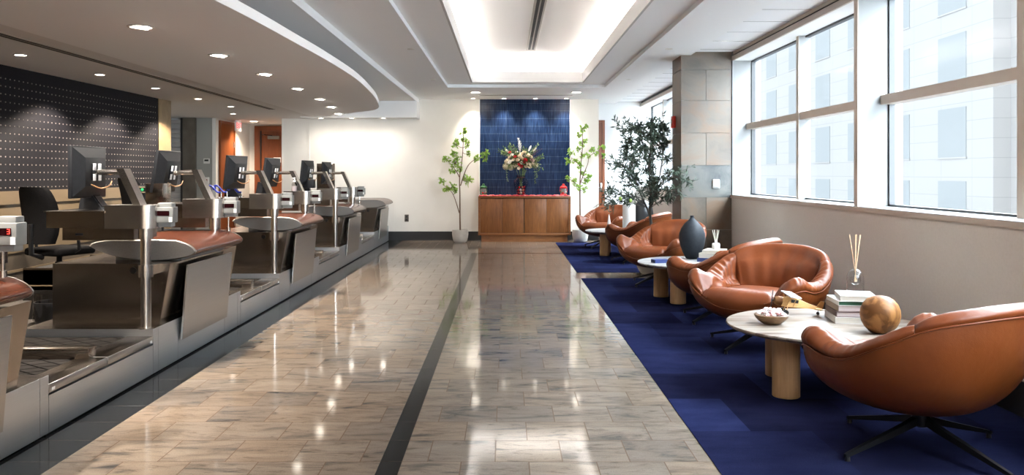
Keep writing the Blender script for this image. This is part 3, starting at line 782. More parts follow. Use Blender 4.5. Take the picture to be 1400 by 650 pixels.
for x, lab in ((-.548, 'large round downlight in front of the blue tiles, corridor side'), (1.252, 'large round downlight in front of the blue tiles, window side')):
    downlight(x, 15.0, ZM, .10, lab, 'large downlights before the blue tiled wall', 3, 150, False, (1, .91, .80), (x + (-.5 if x < 0 else .3), YB, .2))
downlight(-5.19, 17.3, ZL, .10, 'round downlight inside the corridor by the wooden doors', 'corridor downlights', 11, 140, False, (1, .84, .66))
downlight(-4.9, 15.1, ZL, .06, 'small dim downlight before the corridor entrance', 'corridor downlights', 0)
def sprinkler(x, y, z, label):
    t = thing('ceiling_sprinkler', label, 'sprinkler', (x, y, z), 0, 'flush ceiling sprinklers')
    b = B(); b.lathe([(.045, 0), (.045, -.004), (.034, -.007), (.001, -.008)], seg=16, capb=False); b.build('cover_plate', M['thermo'], t)
sprinkler(-1.13, 13.0, ZM, 'farther flush sprinkler cover on the grey ceiling beside the step')
sprinkler(-1.11, 9.82, ZM, 'nearer flush sprinkler cover on the grey ceiling beside the step')
sprinkler(1.90, 9.82, ZM, 'nearer flush sprinkler cover on the window-side ceiling')
sprinkler(1.90, 13.0, ZM, 'farther flush sprinkler cover on the window-side ceiling')
sprinkler(-3.15, 5.75, ZL, 'nearer flush sprinkler cover on the low ceiling over the counters')
sprinkler(-3.15, 9.18, ZL, 'farther flush sprinkler cover on the low ceiling over the counters')

# ---- outside: the building across the street
FX = 22.0
def facade_mat():
    m = mat('pale_stone_facade', (.46, .475, .49), .85)
    t, ns, ls, b_ = nt(m)
    tc = ns.new('ShaderNodeTexCoord'); sp = ns.new('ShaderNodeSeparateXYZ'); cm = ns.new('ShaderNodeCombineXYZ')
    ad = ns.new('ShaderNodeMath'); ad.operation = 'ADD'
    ls.new(tc.outputs['Object'], sp.inputs[0]); ls.new(sp.outputs['X'], ad.inputs[0]); ls.new(sp.outputs['Y'], ad.inputs[1])
    ls.new(ad.outputs[0], cm.inputs[0]); ls.new(sp.outputs['Z'], cm.inputs[1])
    mp = ns.new('ShaderNodeMapping'); mp.inputs['Location'].default_value = (.9, .36, 0)
    ls.new(cm.outputs[0], mp.inputs[0])
    br = ns.new('ShaderNodeTexBrick'); br.offset = 0
    for k_, x in (('Scale', 1), ('Mortar Size', .022), ('Mortar Smooth', .3), ('Brick Width', 2.82), ('Row Height', .9)): br.inputs[k_].default_value = x
    br.inputs['Color1'].default_value = (.54, .505, .478, 1); br.inputs['Color2'].default_value = (.526, .493, .468, 1); br.inputs['Mortar'].default_value = (.45, .425, .405, 1)
    ls.new(mp.outputs[0], br.inputs['Vector']); ls.new(br.outputs['Color'], b_.inputs['Base Color'])
    return m
M['facade'] = facade_mat()
M['facadeglass'] = mat('facade_window_glass', (.40, .405, .40), .7)
t = thing('office_building', 'pale stone office building seen through the windows', 'building', (FX + 6, 60, -12))
off = (FX + 6, 60, -12)
b = B(off); b.box(FX, FX + 12, 38, 130, -12, 17); b.box(FX + .8, FX + 12, -20, 38, -12, 17)
b.build('wall', M['facade'], t)
n_ = 0
for kk in range(0, 14):
    yl = 42.8 + 5.65 * kk
    for fl in range(-2, 3):
        zt = 4.54 + 3.6 * fl
        w = B(off); w.box(FX - .03, FX + .10, yl - 2.6, yl, zt - 2.42, zt)
        w.box(FX - .06, FX - .01, yl - 2.66, yl + .06, zt - 2.50, zt - 2.42, 1)
        w.build('window', [M['facadeglass'], M['facade']], t)
sbox('ground_street', 'outdoor', (XR + .5, 60, -60, 200, -12.2, -12))

# ================================================================== CHECK-IN COUNTERS
PITCH = 3.02
Y0 = 5.42
O = (-2.62, 6.31, 0)
def island():
    t = thing('check_in_counter', 'island', 'counter', O)
    b = B(O)
    for (a, c) in ((5.42, 5.50), (5.504, 5.825), (5.829, 6.79), (6.794, 7.12), (7.124, 7.20)):
        b.box(-3.12, -2.274, a, c, .012, .299); b.box(-3.12, -2.276, a, c, .299, .300, 2)  # darker top sheets colour in the reflection of dark surroundings
    b.box(-3.10, -2.30, 5.43, 7.19, 0, .022, 1)
    b.build('base_plinth', [M['steelbase'], M['black'], M['steelmirror']], t)
    b = B(O)
    b.prism([(-3.03, .30), (-2.315, .30), (-2.245, .70), (-3.03, .70)], 5.62, 7.0, 0, 'y')
    b.build('body', M['steelmirror'], t)
    for x in (-2.49, -2.41):
        b = B(O); b.cyl((x, 5.621, .655), (x, 5.612, .655), .022, seg=16); b.build('cable_port', M['black'], t)
    b = B(O); b.prism([(-2.262, .147), (-2.250, .147), (-2.207, .668), (-2.219, .668)], 5.84, 6.78, 0, 'y'); b.build('front_panel', M['steelh'], t)
    for yb_ in (5.95, 6.62):
        b = B(O); b.box(-2.28, -2.262, yb_, yb_ + .03, .302, .6); b.build('panel_bracket', M['black'], t)
    b = B(O); b.box(-2.72, -2.262, 5.86, 6.75, .655, .735); b.build('apron', M['capmetal'], t)
    prof = smooth_curve([(-2.868, .803, 0), (-2.84, .826, 0), (-2.74, .842, 0), (-2.55, .846, 0), (-2.35, .846, 0), (-2.26, .838, 0), (-2.185, .812, 0), (-2.145, .780, 0), (-2.142, .758, 0), (-2.18, .735, 0), (-2.30, .710, 0), (-2.48, .702, 0), (-2.65, .722, 0), (-2.80, .768, 0), (-2.868, .803, 0)], 4)[:-1]
    pp = [(p.x, p.y) for p in prof]
    b = B(O); b.prism(pp, 5.80, 6.82, 0, 'y'); top = b.build('counter_top', M['counterwood'], t)
    cxp, czp = -2.48, .775
    for (a, c) in ((5.785, 5.803), (6.817, 6.835)):
        b = B(O)
        q1 = [(cxp + (x - cxp) * 1.006, czp + (z - czp) * 1.03) for x, z in pp]; q2 = [(cxp + (x - cxp) * .985, czp + (z - czp) * .93) for x, z in pp]
        lo, hi = (q2, q1) if a < 6 else (q1, q2)
        b.grid([[(x, a, z) for x, z in lo], [(x, (a + c) / 2, z) for x, z in q1], [(x, c, z) for x, z in hi]], 0, closeu=True)
        b.poly([(x, a, z) for x, z in lo]); b.poly([(x, c, z) for x, z in hi][::-1])
        b.build('end_cap', M['capmetal'], top)
    for near, yp in ((True, 5.45), (False, 6.74)):
        xp = -2.335
        z0 = .30 if near else .84
        b = B(O); b.cyl((xp, yp, z0), (xp, yp, .95), .0325, seg=28); b.cyl((xp, yp, .878 if near else .86), (xp, yp, .95), .045, seg=28)
        if near: b.cyl((xp, yp, .300), (xp, yp, .306), .05, seg=28)
        post = b.build('post', M['steelround'], t)
        if near:
            b = B(O); b.cyl((xp, yp, .632), (xp, yp, .71), .048, seg=28); b.box(xp - .02, xp + .02, yp + .03, 5.63, .64, .70)
            b.build('post_collar', M['steelround'], post)
        b = B(O)
        pts = [(-2.56, yp - .0925)] + [(xp + .0925 * math.cos(a), yp + .0925 * math.sin(a)) for a in np.linspace(-PI / 2, PI / 2, 20)] + [(-2.56, yp + .0925)]
        b.prism(pts, .95, 1.10)
        b.build('arm_box', M['steelround'], t)
        b = B(O); b.box(-2.93, -2.563, yp - .0925, yp + .36, .955, 1.055); b.box(-2.945, -2.555, yp - .10, yp + .37, 1.055, 1.062); b.build('desk', M['steelmirror'], t)
        b = B(O); b.box(-2.86, -2.40, yp - .03, yp + .33, .872, .95)
        b.build('desk_support', M['steelmirror'], t)
        if near:
            b = B(O); b.box(-2.775, -2.725, yp - .034, yp - .029, .902, .918, bev=.004); b.build('cable_slot', M['black'], t)
        b = B(O)
        b.prism([(-2.400, 1.10), (-2.350, 1.10), (-2.458, 1.335), (-2.508, 1.335)], yp - .045, yp + .05, 0, 'y')
        arm = b.build('monitor_arm', M['steelround'], t)
        b = B(O); b.tube([(-2.47, yp, 1.315), (-2.56, yp + .015, 1.312), (-2.64, yp + .02, 1.31)], [.02, .02, .018], 10); b.build('arm_link', M['blackmetal' if False else 'steelround'], arm)
        # weight display on the customer side
        xd = -2.205
        b = B(O); b.box(xd - .052, xd + .060, yp - .035, yp + .05, .985, 1.085, bev=.006); b.box(xd - .052, xd + .042, yp - .01, yp + .06, 1.06, 1.112, bev=.006); b.box(xd - .052, xd + .042, yp - .02, yp + .05, .957, .99, bev=.004)
        dh = b.build('display_housing', M['greyplastic'], t)
        b = B(O); b.box(xd - .042, xd + .036, yp - .0375, yp - .034, 1.030, 1.062); b.build('display_window', M['screenred'], dh)
        b = B(O); b.box(xd + .034, xd + .055, yp - .038, yp - .034, .99, 1.022); b.build('tag', M['whiteplastic'], dh)
        if not near:
            b = B(O); b.cyl((xd - .02, yp, .84), (xd - .02, yp, .96), .007, seg=10); b.cyl((xd - .02, yp, .842), (xd - .02, yp, .872), .016, seg=12); b.build('display_pole', M['steelround'], t)
    return t
isl = island()
ISL = {1: isl}
labs = {0: 'steel check-in counter cut off at the near edge, its weight display lit red', 1: 'nearest complete steel check-in counter with a mahogany rounded top', 2: 'steel check-in counter third from the back wall, blue tag holders on its desk', 3: 'steel check-in counter second from the back wall, grey screen behind its monitors', 4: 'last check-in counter by the cream wall, without monitors or posts'}
isl['label'] = labs[1]; isl['group'] = 'row of steel check-in counters'
armparts = ('post', 'arm_box', 'desk', 'desk_support', 'monitor_arm', 'display_housing', 'display_pole', 'cable_slot')
for i in (0, 2, 3, 4):
    ISL[i] = dup(isl, (O[0], O[1] + PITCH * (i - 1), 0), 0, labs[i], None, armparts if i == 4 else ())
# red digit on the near display
o0 = (O[0], O[1] - PITCH, 0)
b = B(o0); yf = 6.74 - PITCH - .0395; xd = -2.205 + .020
for (x0, x1, z0, z1) in ((0, .012, 1.056, 1.0585), (0, .012, 1.0455, 1.048), (0, .012, 1.0355, 1.038), (.0095, .012, 1.038, 1.056)):
    b.box(xd + x0, xd + x1, yf, yf + .002, z0, z1)
b.build('lit_digit', M['digit'], ISL[0])

# ---- baggage scales between the counters
G = (-2.70, 4.80, 0)
def gate():
    t = thing('baggage_scale', 'scale', 'conveyor', G)
    a, c, mid = 4.185, 5.415, 4.80
    b = B(G); b.box(-2.32, -2.274, a, c, .012, .197); b.box(-2.31, -2.29, a, c, 0, .022, 1); b.build('front_panel', [M['steelbase'], M['black']], t)
    for (y0, y1) in ((a, mid - .006), (mid + .006, c)):
        b = B(G); b.box(-2.44, -2.272, y0, y1, .208, .254, bev=.003); b.box(-2.43, -2.30, y0, y1, .19, .208, 1); b.box(-2.437, -2.276, y0 + .003, y1 - .003, .254, .2545, 2); lip = b.build('front_lip', [M['steelh'], M['black'], M['steelmirror']], t)  # darker brown sheet puts the ceiling's dark reflection into the lip top
        yy = y0 + .02 if y0 == a else y1 - .05
        b = B(G); b.box(-2.272, -2.2705, yy, yy + .03, .216, .232); b.build('small_plate', M['sticker'], lip)
        b = B(G); b.box(-3.32, -2.44, y0 + .01, y1 - .01, .12, .250); b.build('belt', M['tread'], t)
    b = B(G); b.box(-3.32, -2.36, mid - .045, mid + .045, .25, .312, bev=.003); b.build('divider', M['steelmirror'], t)
    b = B(G); b.box(-3.3, -2.33, a + .02, c - .02, 0.0, .12); b.build('base', M['black'], t)
    b = B(G)
    b.box(-4.15, -3.33, a + .02, c - .02, .05, .475); b.box(-4.15, -3.33, a + .02, a + .05, .30, .49, 1); b.box(-4.15, -3.33, c - .05, c - .02, .30, .49, 1)
    b.box(-4.15, -3.33, a + .015, a + .02, .335, .345, 2)
    b.build('transfer_belt', [M['belt'], M['steelmirror'], M['beige']], t)
    return t
gt = gate(); gt['label'] = 'nearest pair of baggage scales with diamond tread belts'; gt['group'] = 'baggage scales between the counters'
for i, l in ((1, 'pair of baggage scales beyond the nearest complete check-in counter'), (2, 'third pair of baggage scales from the near end'), (3, 'farthest pair of baggage scales beside the last counter')):
    dup(gt, (G[0], G[1] + PITCH * i, 0), 0, l)

# ---- monitors
def monitor():
    t = thing('computer_monitor', 'mon', 'monitor', (0, 0, 0))
    b = B(); b.box(-.205, .205, .035, .062, -.168, .168, bev=.006); b.build('bezel', M['blackplastic'], t)
    b = B(); b.box(-.185, .185, .0615, .0635, -.145, .15); b.build('screen', M['screen'], t)
    b = B()
    def rect(w, h, y, zo=0): return [(-w, y, -h + zo), (w, y, -h + zo), (w, y, h + zo), (-w, y, h + zo)]
    r1, r2, r3 = rect(.198, .160, .036), rect(.125, .095, -.005), rect(.12, .09, -.008)
    b.grid([r1, r2, r3], 0, closeu=True); b.poly(r3); b.poly(r1)
    b.build('back_housing', M['blackplastic'], t)
    b = B(); b.box(-.055, .055, -.016, -.006, -.055, .055, bev=.003); pl = b.build('mount_plate', M['blackmetal'], t)
    for x in (-.032, .032):
        for z in (-.034, .034):
            b = B(); b.box(x - .017, x + .017, -.0185, -.015, z - .022, z + .022, bev=.002); b.build('sticker', M['sticker'], pl)
    b = B(); b.box(-.03, .03, -.04, -.014, -.016, .016, bev=.004); b.cyl((0, -.05, 0), (0, -.03, 0), .02, seg=14); b.build('mount_knuckle', M['steelround'], t)
    b = B(); b.tube([tuple(p) for p in smooth_curve([(-.06, -.01, -.08), (-.02, -.05, -.105), (.05, -.07, -.09), (.10, -.06, -.06)], 5)], .0045, 6); b.build('cable', mat('tan_cable', (.25, .13, .06), .5), t)
    return t
mon = monitor()
MON = [(5.48, 87, 0, 'black monitor with white stickers on its back, nearest counter'), (6.76, 88, 9, 'black monitor at the far end of the nearest complete counter'),
       (8.47, 80, 6, 'black monitor in front of the first wooden door'), (9.78, 83, 8, 'black monitor in front of the far wooden door with paper notice'),
       (11.49, 83, 6, 'black monitor above a small dark printer, cream wall behind'), (12.78, 85, 3, 'farthest black monitor, in front of a grey standing screen')]
for i, (y, a, tl, l) in enumerate(MON):
    m_ = mon if i == 0 else dup(mon, (0, 0, 0), 0, l)
    m_['label'] = l; m_['group'] = 'black monitors on the check-in counters'
    m_.location = (-2.68 if i % 2 == 0 else -2.69, y, 1.312); m_.rotation_euler = (R(-tl) * -1 if False else R(tl), 0, R(a)); m_.rotation_mode = 'XYZ'

# ---- small equipment on the desks
zd = 1.0622
def printer(loc, label, w=.15, d_=.2, h=.24, rot=0):
    t = thing('document_printer', label, 'printer', loc, rot)
    b = B(); b.box(-w / 2, w / 2, -d_ / 2, d_ / 2, 0, h, bev=.006); b.build('housing', M['blackplastic'], t)
    b = B(); b.box(-w / 2 + .02, w / 2 - .02, -d_ / 2 - .004, -d_ / 2, h * .62, h * .68); b.build('paper_slot', M['black'], t)
    b = B(); b.box(-w / 2 + .02, w / 2 - .03, -d_ / 2 - .003, -d_ / 2, h * .75, h * .9); b.build('control_strip', M['greyplastic'], t)
    return t
t = thing('document_printer', 'grey ticket printer with green and blue lights on the nearest complete counter', 'printer', (-2.76, 6.62, zd))
b = B(); b.box(-.055, .085, -.06, .10, 0, .165, bev=.005); b.build('housing', M['steelmirror'], t)
b = B(); b.box(-.155, -.055, -.05, .10, 0, .145, bev=.004); u = b.build('feeder', M['blackplastic'], t)
b = B()
for z in (.09, .13): b.box(-.15, -.058, -.065, -.05, z, z + .008)
b.build('shelf', M['beige'], u)
b = B(); b.sphere((-.08, -.054, .115), .012, 10, 6); b.build('green_light', M['greenled'], u)
b = B(); b.sphere((-.085, -.054, .045), .011, 10, 6); b.build('blue_light', M['blueled'], u)
t = thing('glue_bottle', 'tiny white bottle with a red cap standing on the grey ticket printer', 'bottle', (-2.735, 6.62, zd + .1655))
b = B(); b.lathe([(.001, 0), (.013, 0), (.013, .022), (.009, .027), (.001, .028)], seg=14); b.build('bottle', M['white'], t)
b = B(); b.lathe([(.001, .027), (.014, .027), (.014, .048), (.001, .05)], seg=14); b.build('cap', M['redcap'], t)
def keyboard(loc, rot, label):
    t = thing('keyboard', label, 'keyboard', loc, rot)
    b = B(); b.prism([(-.08, 0), (.08, 0), (.08, .035), (-.08, .015)], -.2, .2, 0, 'x') if False else b.box(-.2, .2, -.07, .07, 0, .022, bev=.005)
    b.build('base', M['blackplastic'], t)
    b = B()
    for r_ in range(5):
        for c_ in range(14): b.box(-.19 + c_ * .0268, -.19 + c_ * .0268 + .022, -.06 + r_ * .0242, -.06 + r_ * .0242 + .019, .022, .028)
    b.build('keys', M['black'], t)
def card_reader(loc, rot, label):
    t = thing('passport_reader', label, 'reader', loc, rot, 'black readers on the counters')
    b = B(); b.prism([(-.10, 0), (.06, 0), (.045, .02), (-.045, .145), (-.075, .145)], -.055, .055, 0, 'y'); b.build('body', M['blackplastic'], t)
    b = B(); b.prism([(-.041, .142), (.047, .022), (.049, .025), (-.038, .146)], -.04, .04, 0, 'y'); b.build('glass_plate', M['screen'], t)
    b = B(); b.box(-.11, .07, -.065, .065, 0, .006, bev=.002); b.build('foot_plate', M['black'], t)
for i, (x, y, l) in enumerate(((-2.70, 5.56, 'black sloping passport reader under the sticker-backed monitor'), (-2.80, 8.70, 'black sloping passport reader behind the blue tag holders'), (-2.79, 9.75, 'black sloping passport reader under the monitor by the far door'), (-2.83, 11.78, 'black sloping passport reader on the second counter from the cream wall'))):
    card_reader((x, y, zd), 0, l)
for i, (x, y) in enumerate(((-2.90, 8.50), (-2.88, 8.62), (-2.72, 8.58))):
    l = ['blue curved tag holder nearest the wooden door frame', 'blue curved tag holder in the middle of three', 'blue curved tag holder under the third monitor'][i]
    t = thing('tag_holder', l, 'holder', (x, y, zd), 0, 'blue tag holders on silver posts')
    b = B(); b.cyl((0, 0, 0), (0, 0, .004), .02, seg=14); b.cyl((.02, 0, 0), (.02, 0, .055), .008, seg=12); b.build('post', M['steelround'], t)
    b = B(); b.tube([tuple(p) for p in smooth_curve([(.02, 0, .05), (-.02, 0, .055), (-.06, 0, .10), (-.09, 0, .118), (-.115, 0, .11), (-.118, 0, .08)], 4)], .009, 8)
    b.build('curved_handle', M['blue'], t)
    b = B(); b.lathe([(.001, -.03), (.014, -.028), (.02, -.01), (.017, .008), (.001, .014)], (-.112, 0, .10), 12); b.build('clip', M['blue'], t)
t = thing('sanitizer_bottle', 'clear pump bottle on the counter below the far wooden door', 'bottle', (-2.42, 9.62, 1.1005))
b = B(); b.lathe([(.001, 0), (.032, 0), (.034, .01), (.033, .085), (.022, .105), (.012, .11)], seg=20); b.build('bottle', M['clearplastic'], t)
b = B(); b.lathe([(.001, .004), (.028, .004), (.029, .06), (.001, .061)], seg=18); b.build('gel', mat('pale_gel', (.6, .55, .6), .3), t)
b = B(); b.lathe([(.014, .106), (.015, .125), (.006, .13), (.005, .15), (.001, .151)], seg=14); b.box(-.03, .008, -.006, .006, .146, .156, bev=.003); b.build('pump', M['white'], t)
t = thing('label_printer', 'small dark label printer with coloured lights beneath the fifth monitor', 'printer', (-2.66, 11.56, 1.0995))
t.location = (-2.72, 11.50, zd)
b = B(); b.box(-.115, .10, -.06, .07, .045, .165, bev=.006); b.box(-.03, .04, -.03, .04, 0, .046, 0); b.build('housing', M['blackplastic'], t)
b = B(); b.box(-.085, -.03, -.064, -.06, .085, .10); b.box(-.085, -.03, -.064, -.06, .115, .13, 1); b.build('indicator', [M['ornorange'], M['blue']], t)
t = thing('standing_screen', 'tall grey privacy screen standing behind the farthest monitor', 'screen', (-2.84, 13.075, zd))
b = B(); b.box(-.10, .18, -.02, .0, -.10 + .10, .40, bev=.004); b.build('panel', M['steelmirror'], t)
b = B(); b.box(-.08, .16, -.05, .03, 0, .012, bev=.003); b.build('foot', M['blackmetal'], t)

# ---- tall office chairs behind the counters
def office_chair():
    t = thing('office_chair', 'c', 'chair', (0, 0, 0))
    b = B()
    rows = []
    for i in range(13):
        v = i / 12; z = .60 + v * .57
        w = .225 * (1 - .28 * max(0, (v - .55) / .45) ** 2.2) * (.86 + .14 * min(1, v / .2)); 
        if v > .92: w *= .90
        bow = .05 * math.sin(v * PI) - .06 * v
        front = [(w * math.sin(a) * (1.0), .0 - bow + .07 * (1 - math.cos(a)) * -1 + .07, z) for a in np.linspace(-PI / 2, PI / 2, 13)]
        rows.append([(x, y, zz) for x, y, zz in front] + [(x * .97, y + .045, zz) for x, y, zz in front[::-1]])
    vs = b.grid(rows, 0, closeu=True); b.face(vs[0][::-1]); b.face(vs[-1])
    b.build('backrest', M['blackfabric'], t, loc=(0, .22, 0))
    b = B(); b.box(-.24, .24, -.25, .22, .47, .55, bev=.03, seg=3); b.build('seat', M['blackfabric'], t)
    b = B(); b.tube([(0, .2, .455), (0, .33, .50), (0, .34, .80)], .025, 8); b.build('back_bracket', M['blackplastic'], t)
    for s in (-1, 1):
        b = B(); b.tube([(s * .2, .02, .49), (s * .29, .02, .53), (s * .29, .04, .71)], .016, 8); b.box(s * .29 - .045, s * .29 + .045, -.14, .14, .71, .74, bev=.012); b.build('armrest', M['blackplastic'], t)
    b = B(); b.cyl((0, 0, .08), (0, 0, .47), .028, seg=16); b.cyl((0, 0, .25), (0, 0, .40), .04, seg=16); b.build('column', M['blackmetal'], t)
    for k_ in range(5):
        a = 2 * PI * k_ / 5 + .3
        b = B(); b.tube([(0, 0, .10), (.30 * math.cos(a), .30 * math.sin(a), .065)], [.028, .016], 8); lg = b.build('leg', M['blackplastic'], t)
        b = B(); b.sphere((.30 * math.cos(a), .30 * math.sin(a), .029), .028, 12, 8); b.build('caster', M['black'], lg)
    return t
oc = office_chair()
oc.location = (-4.60, 8.66, 0); oc.rotation_euler = (0, 0, R(160)); oc['label'] = 'black office chair behind the nearest complete counter, whole backrest in view'; oc['group'] = 'black office chairs behind the counters'
oc2 = dup(oc, (-4.52, 10.75, 0), R(140), 'black office chair farther back, only the top of its backrest showing')
oc2.scale = (1.07, 1.07, 1.07)
t = thing('waste_bin', 'dark waste bin with a clear plastic liner behind the nearest complete counter', 'bin', (-3.66, 6.72, 0))
t.location = (-3.57, 6.60, 0)
b = B(); b.lathe([(.001, 0), (.10, 0), (.125, .30), (.118, .30), (.095, .01), (.001, .01)], seg=24); b.build('bin', M['blackplastic'], t)
b = B(); rows = []
for i in range(7):
    v = i / 6; rows.append([((.128 + .01 * math.sin(5 * a + 3 * v) + .006 * math.sin(13 * a) - .02 * v) * math.cos(a), (.128 + .01 * math.sin(5 * a + 3 * v) + .006 * math.sin(11 * a) - .02 * v) * math.sin(a), .16 + .21 * v) for a in np.linspace(0, 2 * PI, 41)[:-1]])
b.grid(rows, 0, closeu=True); b.build('liner', M['clearplastic'], t)

# ================================================================== LOUNGE
CZ = .004   # top of the carpet
def cr(xs, ys, x):
    """Catmull-Rom through (xs, ys)"""
    xs = list(xs); ys = list(ys)
    i = max(0, min(len(xs) - 2, int(np.searchsorted(xs, x) - 1)))
    def sl(j):
        if j <= 0 or j >= len(xs) - 1: return 0.0
        return (ys[j + 1] - ys[j - 1]) / (xs[j + 1] - xs[j - 1])
    h = xs[i + 1] - xs[i]; t = (x - xs[i]) / h
    m0, m1 = sl(i) * h, sl(i + 1) * h
    return (2 * t ** 3 - 3 * t ** 2 + 1) * ys[i] + (t ** 3 - 2 * t ** 2 + t) * m0 + (-2 * t ** 3 + 3 * t ** 2) * ys[i + 1] + (t ** 3 - t ** 2) * m1
TH = [0, 25, 50, 72, 92, 108, 121, 133, 146, 162, 180]
RR = [.475, .485, .50, .50, .488, .50, .535, .525, .465, .43, .425]
HH = [.745, .735, .695, .60, .525, .525, .570, .555, .475, .455, .45]     # rim top
HS = [.690, .680, .640, .545, .465, .455, .480, .445, .365, .325, .315]     # seam below the rim
def rim(d, tab): return cr(TH, tab, abs(d))
def polar(d, r, z): a = R(d); return (r * math.sin(a), r * math.cos(a), z)
def sst(a, b, x):
    t = max(0, min(1, (x - a) / (b - a))); return t * t * (3 - 2 * t)

CR_T = [0, 15, 30, 45, 56, 70, 85, 100, 120, 141, 180]
CR_R = [.262, .266, .280, .310, .345, .335, .312, .290, .282, .300, .30]
def crease(d): return cr(CR_T, CR_R, abs(d))
def lounge_chair(label):
    t = thing('lounge_chair', label, 'chair', (0, 0, CZ), 0, 'cognac leather swivel chairs')
    # outer shell: a bowl
    b = B(); rows = []
    nt_, zb = 14, .195
    for i in range(nt_ + 1):
        tt = i / nt_; row = []
        for d in np.arange(-180, 180, 5):
            r1, h1 = rim(d, RR) - .004, rim(d, HS)
            r = .10 + (r1 - .10) * math.sin(tt * PI / 2) ** .92
            z = zb + (h1 - zb) * (1 - math.cos(tt * PI / 2)) ** 1.0
            row.append(polar(d, r, z))
        rows.append(row)
    rows.append([polar(d, rim(d, RR) - .03, rim(d, HS) + .004) for d in np.arange(-180, 180, 5)])
    vs = b.grid(rows, 0, closeu=True); b.face(vs[0])
    b.build('shell', M['leathershade'], t, angle=60)
    b = B(); pts = [polar(d, rim(d, RR) + .001, rim(d, HS) + .002) for d in np.arange(-180, 180.1, 4)]
    b.tube(pts, .0042, 6, caps=False); b.build('piping', M['leather'], t, angle=80)

    def cushion(d0, d1, kind, n):
        b = B(); rows = []; us = np.linspace(0, 1, n)
        for u in us:
            d = d0 + (d1 - d0) * u
            e = 1 - abs(2 * u - 1) ** 10
            r, h, hs = rim(d, RR), rim(d, HH), rim(d, HS)
            sink = (1 - e) * .016
            a = abs(d)
            if kind == 'back':
                rs, zs = crease(d), .395
                P = [(r - .012, hs - .004), (r + .004 - sink, hs + .022), (r - .012 - sink * .4, h - .012 - sink), (r - .040, h - sink), (r - .072, h - .022 - sink * .4),
                     (min(r - .105, rs + .115) + sink * .7, h - .080), (rs + .045 + sink, zs + .19), (rs + .010 + sink, zs + .09), (rs + .0, zs), (rs + .03, zs - .05)]
            else:
                w = sst(58, 118, a)
                rs, zs = crease(d), .40
                th = .082 + .105 * w
                end = sst(128, 141, a)
                hh = h - end * .03
                P = [(r - .012, hs - .004), (r + .006 - sink, hs + .4 * (hh - hs)), (r - .014 - sink * .4, hh - .010 - sink), (r - .035 - .025 * w, hh + .006 * w - sink), (r - .072 - .035 * w, hh - .016 - sink * .6),
                     (max(rs + .008, r - th - .012) + sink * .5, hh - .050), (max(rs - .002, r - th - .030) + sink, zs + .070), (rs - .006 + sink, zs + .030), (rs - .005, zs - .005), (rs + .03, zs - .05)]
            if kind == 'arm':
                q_ = (a - 113) / 28.0
                if q_ > 0:
                    f_ = (1 - math.sqrt(max(0, 1 - min(1, q_) ** 2))) * .92
                    P = [P[0], P[1]] + [(p[0] + (r - .03 - p[0]) * f_, p[1] + (hs + .01 - p[1]) * f_) for p in P[2:]]
            cur = smooth_curve([(p[0], p[1], 0) for p in P], 3)
            row = []
            for q, p in enumerate(cur):
                rr, zz = p.x, p.y
                v = q / (len(cur) - 1)
                if kind == 'arm' and .22 < v < .85:      # gathered leather near the back seam
                    k_ = math.sin(PI * (v - .22) / .63) * math.exp(-((a - 78) / 17) ** 2)
                    rr += .0060 * k_ * math.sin(d * .95 + 2.6 * math.sin(v * 5)); zz += .003 * k_ * math.sin(d * .95)
                if kind == 'arm' and .06 < v < .45:      # small pleats along the rim seam
                    k_ = math.sin(PI * (v - .06) / .39) * sst(80, 95, a) * (1 - sst(126, 136, a))
                    rr += .0026 * k_ * math.sin(d * 1.25 + 1.3 * math.sin(d * .31)); zz += .0018 * k_ * math.cos(d * 1.25)
                if kind == 'back' and .4 < v < .9:
                    rr += .0035 * math.sin(d * .30) * math.sin(PI * (v - .4) / .5)
                row.append(polar(d, rr, zz))
            rows.append(row)
        vs = b.grid(rows, 0)
        b.face(vs[0][::-1]); b.face(vs[-1])
        return b
    cushion(-56, 56, 'back', 61).build('back_cushion', M['leather'], t, angle=70)
    cushion(56.3, 141, 'arm', 110).build('arm_cushion', M['leather'], t, angle=70)
    cushion(-141, -56.3, 'arm', 110).build('arm_cushion', M['leather'], t, angle=70)
    # seat: reaches the crease at back and sides, rolls over the front rim
    b = B(); rows = []
    c0 = Vector((0, -.08, 0))
    for d in np.arange(-180, 180, 3):
        a = abs(d); g_ = sst(134, 144, a)
        rs = crease(d)
        r, hs = rim(d, RR), rim(d, HS)
        back = [(.0, .432), (.35, .438), (.62, .432), (.82, .418), (.93, .405), (1.0, .395), (1.0, .375), (1.0, .36)]
        pb = [(Vector(polar(d, rs + .015, 0)) * f, z) for f, z in back]
        front = [(.0, .432), (.35, .440), (.62, .450), (.80, .452), (.93, .432), (1.012, .385), (1.012, hs + .03), (.985, hs - .004)]
        pf = [(Vector(polar(d, r, 0)) * f, z) for f, z in front]
        row = []
        for (p1, z1), (p2, z2), f in zip(pb, pf, [q[0] for q in front]):
            p = p1.lerp(p2, g_) + c0 * max(0, (1 - f)); z = z1 + (z2 - z1) * g_
            if g_ > .5: z += .0025 * math.sin(d * .9) * max(0, math.sin(PI * min(1, f))) 
            row.append((p.x, p.y, z))
        rows.append(row)
    b.grid(rows, 0, closev=True); b.build('seat_cushion', M['leather'], t, angle=70, weld=1e-4)
    b = B(); b.cyl((0, 0, .11), (0, 0, .20), .03, seg=18); b.lathe([(.03, .108), (.042, .115), (.042, .165), (.03, .18)], seg=20); b.cyl((0, 0, .185), (0, 0, .198), .10, seg=20); b.build('swivel_column', M['blackmetal'], t)
